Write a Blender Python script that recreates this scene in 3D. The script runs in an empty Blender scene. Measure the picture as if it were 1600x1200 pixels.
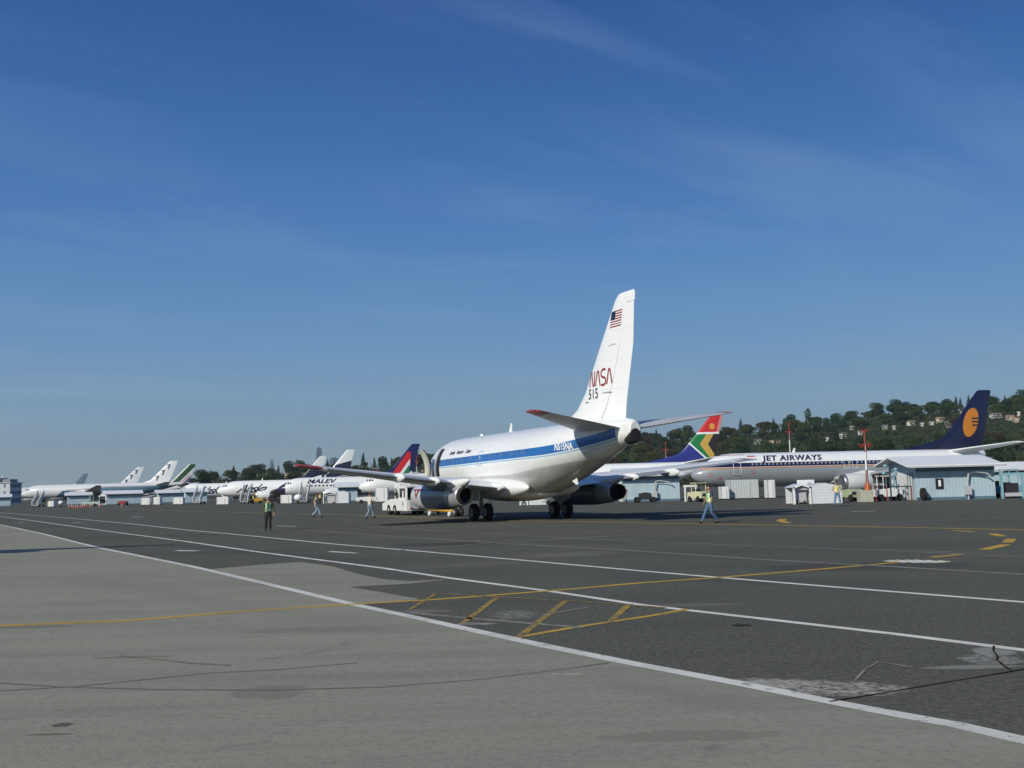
import bpy, bmesh, math, random
import numpy as np
from mathutils import Vector, Matrix
random.seed(7); R = math.radians
S = bpy.context.scene; COL = S.collection

# ------------------------------------------------------------ camera
CF, CP, CR, CH = 1602.2, 0.1006, 0.0247, 1.888      # focal (px at 1600 wide), pitch, roll, height
fw = Vector((0, math.cos(CP), math.sin(CP))); up0 = Vector((0, -math.sin(CP), math.cos(CP))); rt0 = Vector((1, 0, 0))
rt = rt0*math.cos(CR) - up0*math.sin(CR); up = up0*math.cos(CR) + rt0*math.sin(CR)
cam = bpy.data.objects.new('camera', bpy.data.cameras.new('camera')); COL.objects.link(cam)
cam.data.sensor_width = 36; cam.data.lens = CF/1600*36; cam.data.clip_start = .1; cam.data.clip_end = 30000
cam.matrix_world = Matrix(((rt.x, up.x, -fw.x, 0), (rt.y, up.y, -fw.y, 0), (rt.z, up.z, -fw.z, CH), (0, 0, 0, 1)))
S.camera = cam
# ------------------------------------------------------------ light
SUN_AZ, SUN_EL = -141, 29
wd = bpy.data.worlds.new('World'); S.world = wd; wd.use_nodes = True
wn = wd.node_tree; wn.nodes.clear()
def wnode(t, **k):
    n = wn.nodes.new(t)
    for a, b in k.items(): setattr(n, a, b)
    return n
sky = wnode('ShaderNodeTexSky', sky_type='NISHITA', sun_disc=False, sun_elevation=R(SUN_EL), sun_rotation=R(SUN_AZ),
            air_density=1.0, dust_density=0.7, ozone_density=3.0, altitude=0)
bg = wnode('ShaderNodeBackground'); bg.inputs[1].default_value = 0.085
wo = wnode('ShaderNodeOutputWorld')
tc = wnode('ShaderNodeTexCoord'); sx = wnode('ShaderNodeSeparateXYZ'); wn.links.new(tc.outputs['Generated'], sx.inputs[0])
def wm(op, a, b=None, c=None):
    n = wnode('ShaderNodeMath', operation=op)
    for i, v in enumerate((a, b, c)):
        if v is None: continue
        if isinstance(v, (int, float)): n.inputs[i].default_value = v
        else: wn.links.new(v, n.inputs[i])
    return n.outputs[0]
zz = wm('ADD', wm('MAXIMUM', sx.outputs[2], 0.0), 0.06)
cx = wm('DIVIDE', sx.outputs[0], zz); cy = wm('DIVIDE', sx.outputs[1], zz)
# cirrus combed along one direction
u_ = wm('ADD', wm('MULTIPLY', cx, 0.80), wm('MULTIPLY', cy, 0.60)); v_ = wm('ADD', wm('MULTIPLY', cx, -0.60), wm('MULTIPLY', cy, 0.80))
cv = wnode('ShaderNodeCombineXYZ'); wn.links.new(wm('MULTIPLY', u_, 0.42), cv.inputs[0]); wn.links.new(wm('MULTIPLY', v_, 1.5), cv.inputs[1])
nz = wnode('ShaderNodeTexNoise'); nz.inputs['Scale'].default_value = 1.25; nz.inputs['Detail'].default_value = 9; nz.inputs['Roughness'].default_value = .58; nz.inputs['Distortion'].default_value = .7
wn.links.new(cv.outputs[0], nz.inputs['Vector'])
cv2 = wnode('ShaderNodeCombineXYZ'); wn.links.new(cx, cv2.inputs[0]); wn.links.new(cy, cv2.inputs[1])
nz2 = wnode('ShaderNodeTexNoise'); nz2.inputs['Scale'].default_value = .45; nz2.inputs['Detail'].default_value = 3
wn.links.new(cv2.outputs[0], nz2.inputs['Vector'])
def wramp(v, lo, hi): return wm('MINIMUM', wm('MAXIMUM', wm('DIVIDE', wm('SUBTRACT', v, lo), hi-lo), 0.0), 1.0)
cl = wm('MULTIPLY', wramp(nz.outputs['Fac'], .46, .78), wramp(nz2.outputs['Fac'], .36, .66))
cl = wm('MULTIPLY', cl, 0.34)
mx = wnode('ShaderNodeMix', data_type='RGBA'); wn.links.new(cl, mx.inputs[0]); wn.links.new(sky.outputs[0], mx.inputs[6]); mx.inputs[7].default_value = (5.2, 6.0, 6.6, 1)
wn.links.new(mx.outputs[2], bg.inputs[0])
# clear-air gradient of that day: deep blue overhead, grey-blue towards the horizon
gr = wnode('ShaderNodeValToRGB'); wn.links.new(wm('MAXIMUM', sx.outputs[2], 0.0), gr.inputs[0])
stops = [(0, (.375, .455, .490)), (.035, (.295, .430, .535)), (.08, (.205, .375, .565)), (.15, (.118, .290, .560)), (.23, (.064, .210, .515)), (.33, (.026, .134, .418)), (.45, (.006, .076, .312)), (1, (.010, .05, .20))]
el = gr.color_ramp.elements
el[0].position, el[0].color = stops[0][0], (*stops[0][1], 1); el[1].position, el[1].color = 1, (*stops[-1][1], 1)
for p_, c_ in stops[1:-1]:
    e_ = el.new(p_); e_.color = (*c_, 1)
mx2 = wnode('ShaderNodeMix', data_type='RGBA'); wn.links.new(cl, mx2.inputs[0]); wn.links.new(gr.outputs[0], mx2.inputs[6]); mx2.inputs[7].default_value = (.34, .50, .66, 1)
bg2 = wnode('ShaderNodeBackground'); wn.links.new(mx2.outputs[2], bg2.inputs[0]); bg2.inputs[1].default_value = 1.0
ms = wnode('ShaderNodeMixShader'); ms.inputs[0].default_value = .82
wn.links.new(bg.outputs[0], ms.inputs[1]); wn.links.new(bg2.outputs[0], ms.inputs[2]); wn.links.new(ms.outputs[0], wo.inputs[0])
sl = bpy.data.lights.new('sun', 'SUN'); sl.energy = 4.0; sl.angle = R(.53); sl.color = (1, .955, .83)
so = bpy.data.objects.new('sun', sl); COL.objects.link(so)
sdir = Vector((math.sin(R(SUN_AZ))*math.cos(R(SUN_EL)), math.cos(R(SUN_AZ))*math.cos(R(SUN_EL)), math.sin(R(SUN_EL))))
so.rotation_euler = sdir.to_track_quat('Z', 'Y').to_euler(); so.location = (0, 0, 60)
vs = S.view_settings; S.display_settings.display_device = 'sRGB'
vs.view_transform = 'Standard'; vs.look = 'None'; vs.gamma = 1; vs.exposure = 0.0; vs.use_curve_mapping = False
S.cycles.max_bounces = 6; S.cycles.use_denoising = True

# ------------------------------------------------------------ picture -> world helpers (place things on the ground where they stand)
def ray(u, v):
    a = u-800; b = 600-v
    d = rt*a + up*b + fw*CF
    return d/d.y
def G(u, v):
    d = ray(u, v); return d*(-CH/d.z) + Vector((0, 0, CH))
def AT(u, v, Y): return ray(u, v)*Y + Vector((0, 0, CH))
def XG(u, Y): 
    lo, hi = 700., 1500.                                  # ground point in column u at distance Y
    for _ in range(50):
        m = (lo+hi)/2
        if AT(u, m, Y).z > 0: lo = m
        else: hi = m
    p = AT(u, lo, Y); return Vector((p.x, Y, 0))

# ------------------------------------------------------------ materials
class E:
    def __init__(s, nt, v): s.nt = nt; s.v = v
    def op(s, o, *a):
        n = s.nt.nodes.new('ShaderNodeMath'); n.operation = o
        for i, q in enumerate((s,)+a):
            q = q.v if isinstance(q, E) else q
            if isinstance(q, (int, float)): n.inputs[i].default_value = q
            else: s.nt.links.new(q, n.inputs[i])
        return E(s.nt, n.outputs[0])
    def __add__(s, o): return s.op('ADD', o)
    def __sub__(s, o): return s.op('SUBTRACT', o)
    def __mul__(s, o): return s.op('MULTIPLY', o)
    __radd__ = __add__; __rmul__ = __mul__
    def __rsub__(s, o): return s.op('MULTIPLY', -1).op('ADD', o)
    def __truediv__(s, o): return s.op('DIVIDE', o)
    def __gt__(s, o): return s.op('GREATER_THAN', o)
    def __lt__(s, o): return s.op('LESS_THAN', o)
    def max(s, o): return s.op('MAXIMUM', o)
    def min(s, o): return s.op('MINIMUM', o)
    def abs(s): return s.op('ABSOLUTE')
    def frac(s): return s.op('FRACT')
    def pow(s, o): return s.op('POWER', o)
    def ramp(s, lo, hi): return ((s-lo)/(hi-lo)).max(0).min(1)
def setin(n, k, v):
    if k in n.inputs: n.inputs[k].default_value = v
def MAT(name, base, layers=None, rough=.5, metal=0, nscale=0, namt=.0, bump=0, bscale=0, spec=.5, coat=0, roughvar=0):
    """base colour, painted layers [(mask(x,y,z,noise), colour)], a brightness mottling and a bump"""
    m = bpy.data.materials.new(name); m.use_nodes = True; nt = m.node_tree
    b = nt.nodes['Principled BSDF']; b.inputs['Base Color'].default_value = (*base, 1)
    b.inputs['Roughness'].default_value = rough; b.inputs['Metallic'].default_value = metal; setin(b, 'Specular IOR Level', spec)
    if coat: setin(b, 'Coat Weight', coat); setin(b, 'Coat Roughness', .08)
    col = None
    t = nt.nodes.new('ShaderNodeTexCoord')
    def noise(sc, det=4, vec=None, rg=.55, dist=0):
        n = nt.nodes.new('ShaderNodeTexNoise'); n.inputs['Scale'].default_value = sc; n.inputs['Detail'].default_value = det
        n.inputs['Roughness'].default_value = rg; n.inputs['Distortion'].default_value = dist
        if vec is None: nt.links.new(t.outputs['Object'], n.inputs['Vector'])
        else:
            mp = nt.nodes.new('ShaderNodeMapping'); mp.inputs['Scale'].default_value = vec; nt.links.new(t.outputs['Object'], mp.inputs[0]); nt.links.new(mp.outputs[0], n.inputs['Vector'])
        return E(nt, n.outputs['Fac'])
    if layers:
        s = nt.nodes.new('ShaderNodeSeparateXYZ'); nt.links.new(t.outputs['Object'], s.inputs[0])
        x, y, z = (E(nt, s.outputs[i]) for i in range(3))
        cur = nt.nodes.new('ShaderNodeRGB'); cur.outputs[0].default_value = (*base, 1); col = cur.outputs[0]
        for fn, c in layers:
            k = fn(x, y, z, noise)
            mm = nt.nodes.new('ShaderNodeMix'); mm.data_type = 'RGBA'; nt.links.new(k.v, mm.inputs[0])
            nt.links.new(col, mm.inputs[6]); mm.inputs[7].default_value = (*c, 1); col = mm.outputs[2]
    if namt:
        n = noise(nscale or 3, 6)
        f = (n-.5)*(namt*2)+1
        if col is None:
            cur = nt.nodes.new('ShaderNodeRGB'); cur.outputs[0].default_value = (*base, 1); col = cur.outputs[0]
        vm = nt.nodes.new('ShaderNodeVectorMath'); vm.operation = 'SCALE'; nt.links.new(col, vm.inputs[0]); nt.links.new(f.v, vm.inputs[3]); col = vm.outputs[0]
    if col is not None: nt.links.new(col, b.inputs['Base Color'])
    if roughvar:
        nt.links.new(((noise(1.3, 5)-.5)*(2*roughvar)+rough).v, b.inputs['Roughness'])
    if bump:
        bn = nt.nodes.new('ShaderNodeBump'); bn.inputs['Strength'].default_value = bump; bn.inputs['Distance'].default_value = .02
        nt.links.new(noise(bscale or 40, 5).v, bn.inputs['Height']); nt.links.new(bn.outputs[0], b.inputs['Normal'])
    return m
WHITE = (.80, .81, .80)
M = {}
M['white'] = MAT('white_paint', WHITE, rough=.32, nscale=1.1, namt=.05, coat=.15)
M['white_gse'] = MAT('white_equipment_paint', (.72, .73, .70), rough=.45, nscale=2.2, namt=.14,
    layers=[(lambda x, y, z, n: (n(1.7, 8).ramp(.62, .75))*.5, (.35, .33, .28))])
M['metal'] = MAT('bare_metal', (.50, .51, .53), rough=.32, metal=.85, nscale=2, namt=.12, roughvar=.1)
M['grey_metal'] = MAT('grey_wing_metal', (.42, .43, .44), rough=.42, metal=.35, nscale=1.2, namt=.12)
M['dark'] = MAT('dark_metal', (.025, .025, .028), rough=.5)
M['black'] = MAT('black_rubber', (.012, .012, .013), rough=.85, nscale=8, namt=.3)
M['glass'] = MAT('dark_glass', (.015, .018, .022), rough=.08, spec=.8)
M['navy'] = MAT('navy_paint', (.012, .02, .075), rough=.35)
M['letter_navy'] = MAT('navy_lettering', (.012, .016, .05), rough=.4)
M['letter_black'] = MAT('black_lettering', (.02, .02, .022), rough=.4)
M['letter_white'] = MAT('white_lettering', (.8, .82, .84), rough=.4)
M['worm'] = MAT('dark_red_lettering', (.27, .022, .018), rough=.4)
M['red'] = MAT('red_paint', (.50, .05, .025), rough=.45, nscale=3, namt=.15)
M['yellow'] = MAT('yellow_paint', (.62, .34, .03), rough=.45, nscale=4, namt=.2)
M['orange'] = MAT('orange_paint', (.42, .10, .03), rough=.5, nscale=3, namt=.15)
M['cream'] = MAT('cream_lining', (.62, .60, .50), rough=.6, nscale=5, namt=.1)
M['gear'] = MAT('grey_gear_paint', (.30, .31, .31), rough=.45, nscale=6, namt=.2)
M['blue_gse'] = MAT('pale_blue_equipment_paint', (.22, .40, .46), rough=.5, nscale=2, namt=.15)
M['green_gse'] = MAT('lime_equipment_paint', (.38, .45, .26), rough=.5, nscale=2, namt=.15)
M['concrete_block'] = MAT('weathered_concrete', (.42, .41, .34), rough=.9, nscale=3, namt=.3, bump=.3)
M['plain_grey'] = MAT('grey_plastic', (.45, .46, .47), rough=.5, nscale=2, namt=.1)  # one even grey for plastic, trim and small fittings

# ------------------------------------------------------------ mesh helpers
def tag(o, label=None, cat=None, group=None, kind=None):
    if label: o['label'] = label
    if cat: o['category'] = cat
    if group: o['group'] = group
    if kind: o['kind'] = kind
    return o
def empty(name, loc, rz, label, cat, group=None):
    o = bpy.data.objects.new(name, None); COL.objects.link(o); o.location = loc; o.rotation_euler = (0, 0, rz); o.empty_display_size = .3
    return tag(o, label, cat, group)
class MB:
    def __init__(s): s.v = []; s.f = []
    def add(s, vs, fs):
        k = len(s.v); s.v += [tuple(p) for p in vs]; s.f += [tuple(i+k for i in f) for f in fs]; return s
    def box(s, c, d, rz=0, taper=1.0, ry=0):
        x, y, z = (q/2 for q in d); P = []
        for k in (-1, 1):
            t = taper if k > 0 else 1
            for a, b in ((-1, -1), (1, -1), (1, 1), (-1, 1)): P.append(Vector((a*x*t, b*y*t, k*z)))
        mt = Matrix.Rotation(rz, 3, 'Z') @ Matrix.Rotation(ry, 3, 'Y')
        return s.add([mt @ p + Vector(c) for p in P], [(3, 2, 1, 0), (4, 5, 6, 7), (0, 1, 5, 4), (1, 2, 6, 5), (2, 3, 7, 6), (3, 0, 4, 7)])
    def tube(s, p0, p1, r0, r1=None, n=10, cap=True):
        r1 = r0 if r1 is None else r1; p0 = Vector(p0); p1 = Vector(p1); d = (p1-p0).normalized()
        a = d.orthogonal().normalized(); b = d.cross(a)
        vs = [p0+(a*math.cos(2*math.pi*i/n)+b*math.sin(2*math.pi*i/n))*r0 for i in range(n)] + [p1+(a*math.cos(2*math.pi*i/n)+b*math.sin(2*math.pi*i/n))*r1 for i in range(n)]
        fs = [(i, (i+1) % n, n+(i+1) % n, n+i) for i in range(n)]
        if cap: fs += [tuple(range(n-1, -1, -1)), tuple(range(n, 2*n))]
        return s.add(vs, fs)
    def lathe(s, prof, axis='X', o=(0, 0, 0), n=24, sy=1, sz=1, close=False):
        vs = []; fs = []
        for (a, r) in prof:
            for i in range(n):
                t = 2*math.pi*i/n; c, d = r*math.cos(t)*sy, r*math.sin(t)*sz
                p = (a, c, d) if axis == 'X' else ((c, a, d) if axis == 'Y' else (c, d, a))
                vs.append((p[0]+o[0], p[1]+o[1], p[2]+o[2]))
        m = len(prof)
        for j in range(m-1):
            for i in range(n): fs.append((j*n+i, j*n+(i+1) % n, (j+1)*n+(i+1) % n, (j+1)*n+i))
        fs += [tuple(range(n)), tuple(range((m-1)*n, m*n))]
        return s.add(vs, fs)
    def prism(s, poly, h0, h1, axis='Z', o=(0, 0, 0)):
        n = len(poly); vs = []
        for h in (h0, h1):
            for a, b in poly:
                p = (a, b, h) if axis == 'Z' else ((a, h, b) if axis == 'Y' else (h, a, b))
                vs.append((p[0]+o[0], p[1]+o[1], p[2]+o[2]))
        return s.add(vs, [tuple(range(n)), tuple(range(2*n-1, n-1, -1))] + [(i, n+i, n+(i+1) % n, (i+1) % n) for i in range(n)])
    def ell(s, c, r, n=14, m=8):
        prof = [(-math.cos(math.pi*j/m), max(math.sin(math.pi*j/m), 1e-3)) for j in range(m+1)]
        vs = []; k = len(s.v)
        for a, q in prof:
            for i in range(n):
                t = 2*math.pi*i/n; vs.append((c[0]+a*r[0], c[1]+q*math.cos(t)*r[1], c[2]+q*math.sin(t)*r[2]))
        fs = [(j*n+i, j*n+(i+1) % n, (j+1)*n+(i+1) % n, (j+1)*n+i) for j in range(m) for i in range(n)]
        return s.add(vs, fs)
    def rings(s, rings, cap=True):
        n = len(rings[0]); vs = [p for r in rings for p in r]; m = len(rings)
        fs = [(j*n+i, j*n+(i+1) % n, (j+1)*n+(i+1) % n, (j+1)*n+i) for j in range(m-1) for i in range(n)]
        if cap: fs += [tuple(range(n-1, -1, -1)), tuple(range((m-1)*n, m*n))]
        return s.add(vs, fs)
    def build(s, name, mat, parent=None, smooth=False, bevel=0, label=None, cat=None, group=None, kind=None):
        me = bpy.data.meshes.new(name); me.from_pydata(s.v, [], s.f); me.validate()
        bm = bmesh.new(); bm.from_mesh(me); bmesh.ops.recalc_face_normals(bm, faces=bm.faces)
        if bevel: 
            bmesh.ops.bevel(bm, geom=[e for e in bm.edges if e.is_manifold and e.calc_face_angle(0) > .5], offset=bevel, segments=2, affect='EDGES', profile=.5)
        bm.to_mesh(me); bm.free()
        o = bpy.data.objects.new(name, me); COL.objects.link(o)
        for mm in (mat if isinstance(mat, (list, tuple)) else [mat]): me.materials.append(mm)
        if parent is not None: o.parent = parent
        if smooth:
            me.shade_smooth()
            try: me.set_sharp_from_angle(angle=R(38))
            except Exception: pass
        return tag(o, label, cat, group, kind)
def kids(o): return [c for c in bpy.data.objects if c.parent == o]
def copy_tree(o, loc=None, rz=None, parent=None, cmap=None):
    if cmap is None:
        cmap = {}
        for c in bpy.data.objects:
            if c.parent: cmap.setdefault(c.parent.name, []).append(c)
    c = o.copy(); COL.objects.link(c)
    if parent is not None: c.parent = parent
    if loc is not None: c.location = loc
    if rz is not None: c.rotation_euler = (0, 0, rz)
    for ch in cmap.get(o.name, []): copy_tree(ch, parent=c, cmap=cmap)
    return c

# ------------------------------------------------------------ text as mesh (local X = reading direction, local Y = up)
DG = None
def text_mesh(body, size, shear=0, offset=0, spacing=1.0, align='LEFT'):
    cu = bpy.data.curves.new('lettering', 'FONT'); cu.body = body; cu.size = size; cu.shear = shear; cu.offset = offset; cu.space_character = spacing; cu.align_x = align; cu.resolution_u = 3
    o = bpy.data.objects.new('lettering_tmp', cu); COL.objects.link(o); bpy.context.view_layer.update()
    me = bpy.data.meshes.new_from_object(o.evaluated_get(bpy.context.evaluated_depsgraph_get()))
    bpy.data.objects.remove(o); bpy.data.curves.remove(cu)
    return me
def wrap_mesh(me, fn, name, mat, parent, step=.12):
    """cut a flat mesh into strips and bend it onto a surface: fn(x, z) -> point"""
    bm = bmesh.new(); bm.from_mesh(me)
    ys = [v.co.y for v in bm.verts]; xs = [v.co.x for v in bm.verts]
    for lo, hi, ax in ((min(ys), max(ys), 1), (min(xs), max(xs), 0)):
        st = step if ax == 1 else step*2
        k = 1
        while lo+k*st < hi:
            co = [0, 0, 0]; no = [0, 0, 0]; co[ax] = lo+k*st; no[ax] = 1
            bmesh.ops.bisect_plane(bm, geom=bm.verts[:]+bm.edges[:]+bm.faces[:], plane_co=co, plane_no=no); k += 1
    for v in bm.verts: v.co = fn(v.co.x, v.co.y)
    bm.to_mesh(me); bm.free()
    o = bpy.data.objects.new(name, me); COL.objects.link(o); me.materials.clear(); me.materials.append(mat); o.parent = parent
    return o
def poly_mesh(polys):
    me = bpy.data.meshes.new('marks'); v = []; f = []
    for p in polys:
        k = len(v); v += [(a, b, 0) for a, b in p]; f.append(tuple(range(k, k+len(p))))
    me.from_pydata(v, [], f); return me
def stroke(pts, w):
    """a polyline drawn as one ribbon of quads"""
    out = []
    for i in range(len(pts)-1):
        a = Vector(pts[i]); b = Vector(pts[i+1]); d = (b-a).normalized(); n = Vector((-d.y, d.x))*w/2
        e = d*w*.18
        a2 = a-e*(i > 0); b2 = b+e*(i < len(pts)-2)
        out.append([tuple(a2-n), tuple(b2-n), tuple(b2+n), tuple(a2+n)])
    return out

# ------------------------------------------------------------ airliner
def interp(st, x):
    xs = [s[0] for s in st]
    if x <= xs[0]: return st[0][1:]
    if x >= xs[-1]: return st[-1][1:]
    for i in range(len(st)-1):
        if st[i][0] <= x <= st[i+1][0]:
            t = (x-st[i][0])/(st[i+1][0]-st[i][0])
            out = []
            for k in range(1, 4):                      # monotone cubic
                y0, y1 = st[i][k], st[i+1][k]; h = st[i+1][0]-st[i][0]
                d = (y1-y0)/h
                dm = (y0-st[i-1][k])/(st[i][0]-st[i-1][0]) if i > 0 else d
                dp = (st[i+2][k]-y1)/(st[i+2][0]-st[i+1][0]) if i+2 < len(st) else d
                m0 = 0 if dm*d <= 0 else 2*dm*d/(dm+d); m1 = 0 if dp*d <= 0 else 2*dp*d/(dp+d)
                if i == 0: m0 = d*1.0
                out.append(y0*(1+2*t)*(1-t)**2 + m0*h*t*(1-t)**2 + y1*t*t*(3-2*t) + m1*h*t*t*(t-1))
            return out
def st737(L, tail=11.0):
    a = [(0, 2.72, 2.80, .02), (.08, 2.50, 3.02, .22), (.35, 2.22, 3.30, .50), (.9, 1.88, 3.68, .88), (1.7, 1.58, 4.12, 1.25), (2.3, 1.44, 4.52, 1.45), (2.9, 1.36, 4.86, 1.60), (3.8, 1.28, 5.10, 1.76), (5.2, 1.25, 5.24, 1.87), (6.5, 1.25, 5.26, 1.88)]
    T = L
    b = [(T-tail, 1.25, 5.26, 1.88), (T-9.0, 1.55, 5.26, 1.86), (T-7, 2.03, 5.26, 1.76), (T-5, 2.60, 5.25, 1.53), (T-3, 3.22, 5.22, 1.14), (T-1.5, 3.66, 5.18, .74), (T-.6, 3.88, 5.12, .52), (T-.12, 3.97, 5.03, .40), (T, 4.10, 4.90, .28)]
    return a+b
def st777(L):
    s = L
    return [(0, 4.3, 4.4, .03), (.3, 3.8, 4.95, .6), (1.2, 3.3, 5.8, 1.3), (3, 2.75, 7.1, 2.2), (5.5, 2.45, 8.2, 2.85), (9, 2.4, 8.6, 3.1), (s-22, 2.4, 8.6, 3.1), (s-15, 3.3, 8.6, 2.9), (s-8, 4.9, 8.5, 2.0), (s-3, 6.2, 8.3, 1.0), (s, 7.0, 8.1, .25)]
def half_width(st, x, z):
    zb, zt, w = interp(st, x); c = (zb+zt)/2; h = (zt-zb)/2
    q = max(0, 1-((z-c)/h)**2); return w*math.sqrt(q)
def fuselage(st, n=44, step=.5):
    xs = sorted(set([s[0] for s in st] + [st[0][0]+step*k for k in range(int(st[-1][0]/step))])); rings = []
    for x in xs:
        zb, zt, w = interp(st, x); c = (zb+zt)/2; h = (zt-zb)/2
        rings.append([(x, w*math.sin(2*math.pi*i/n), c-h*math.cos(2*math.pi*i/n)) for i in range(n)])
    return MB().rings(rings)
def foil(xle, ch, pos, tc, f0=0, f1=1, vertical=False, inc=0):
    fr = [0, .01, .03, .07, .14, .25, .4, .55, .7, .85, 1.0]
    fr = [f0+(f1-f0)*q for q in fr] if (f0 > 0 or f1 < 1) else fr
    th = lambda f: 5*tc*ch*(.2969*math.sqrt(f)-.126*f-.3516*f*f+.2843*f**3-.1015*f**4)
    P = [(xle+f*ch, th(f)+.004) for f in fr] + [(xle+f*ch, -th(f)-.004) for f in reversed(fr)]
    if vertical: return [(x, t, pos) for x, t in P]
    y, z = pos
    return [(x, y, z+t*1.0-(x-xle)*inc) for x, t in P]
def wing_mb(secs, side, f0=0, f1=1):
    return MB().rings([foil(x, c, (side*y, z), tc, f0, f1, inc=.03) for x, c, y, z, tc in secs])
def fin_mb(secs, f0=0, f1=1, rel=None):
    return MB().rings([foil(x, c, z, tc, f0, f1, vertical=True) for x, c, z, tc in secs])
def gear(root, x, y, top, r, w, sp, name='landing_gear', axle_z=None, wheels=2, door=True, bogie=0):
    g = MB(); az = r
    g.tube((x, y, az), (x, y, top), .085 if r > .4 else .06, .11 if r > .4 else .07, 12)
    g.tube((x, y, az+.75), (x, y, top), .13 if r > .4 else .09, n=12)
    g.tube((x-.02, y-sp*.9, az), (x-.02, y+sp*.9, az), .07, n=10)
    g.tube((x+.05, y, az+.15), (x+.32, y, az+.5), .035, n=6); g.tube((x+.32, y, az+.5), (x+.1, y, az+.95), .035, n=6)
    g.tube((x, y, az+.9), (x, y*.6, top), .05, n=8)
    if bogie: g.tube((x-bogie, y, az), (x+bogie, y, az), .14, n=8)
    go = g.build(name, M['gear'], root, smooth=True)
    xs = [x] if not bogie else [x-bogie, x+bogie]
    for xx in xs:
        for s in (-1, 1):
            t = MB(); yy = y+s*sp/2
            t.lathe([(-w/2, r*.55), (-w/2, r*.86), (-w*.36, r*.97), (-w*.15, r), (w*.15, r), (w*.36, r*.97), (w/2, r*.86), (w/2, r*.55)], 'Y', (xx, yy, az), 28)
            to = t.build('wheel', M['black'], go, smooth=True)
    for xx in xs:
        for s in (-1, 1):
            MB().lathe([(-w/2-.01, r*.2), (-w/2-.01, r*.5), (w/2+.01, r*.5), (w/2+.01, r*.2)], 'Y', (xx, y+s*sp/2, az), 20).build('wheel_hub', M['gear'], go, smooth=True)
    return go
def text_on_body(st, root, parent, body, x0, z0, size, mat, name, shear=0, offset=0, spacing=1, eps=.012, sxx=1, step=.1):
    me = text_mesh(body, size, shear, offset, spacing)
    return wrap_mesh(me, lambda a, b: Vector((x0+a*sxx, -(half_width(st, x0+a*sxx, z0+b)+eps), z0+b)), name, mat, parent, step)

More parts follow.
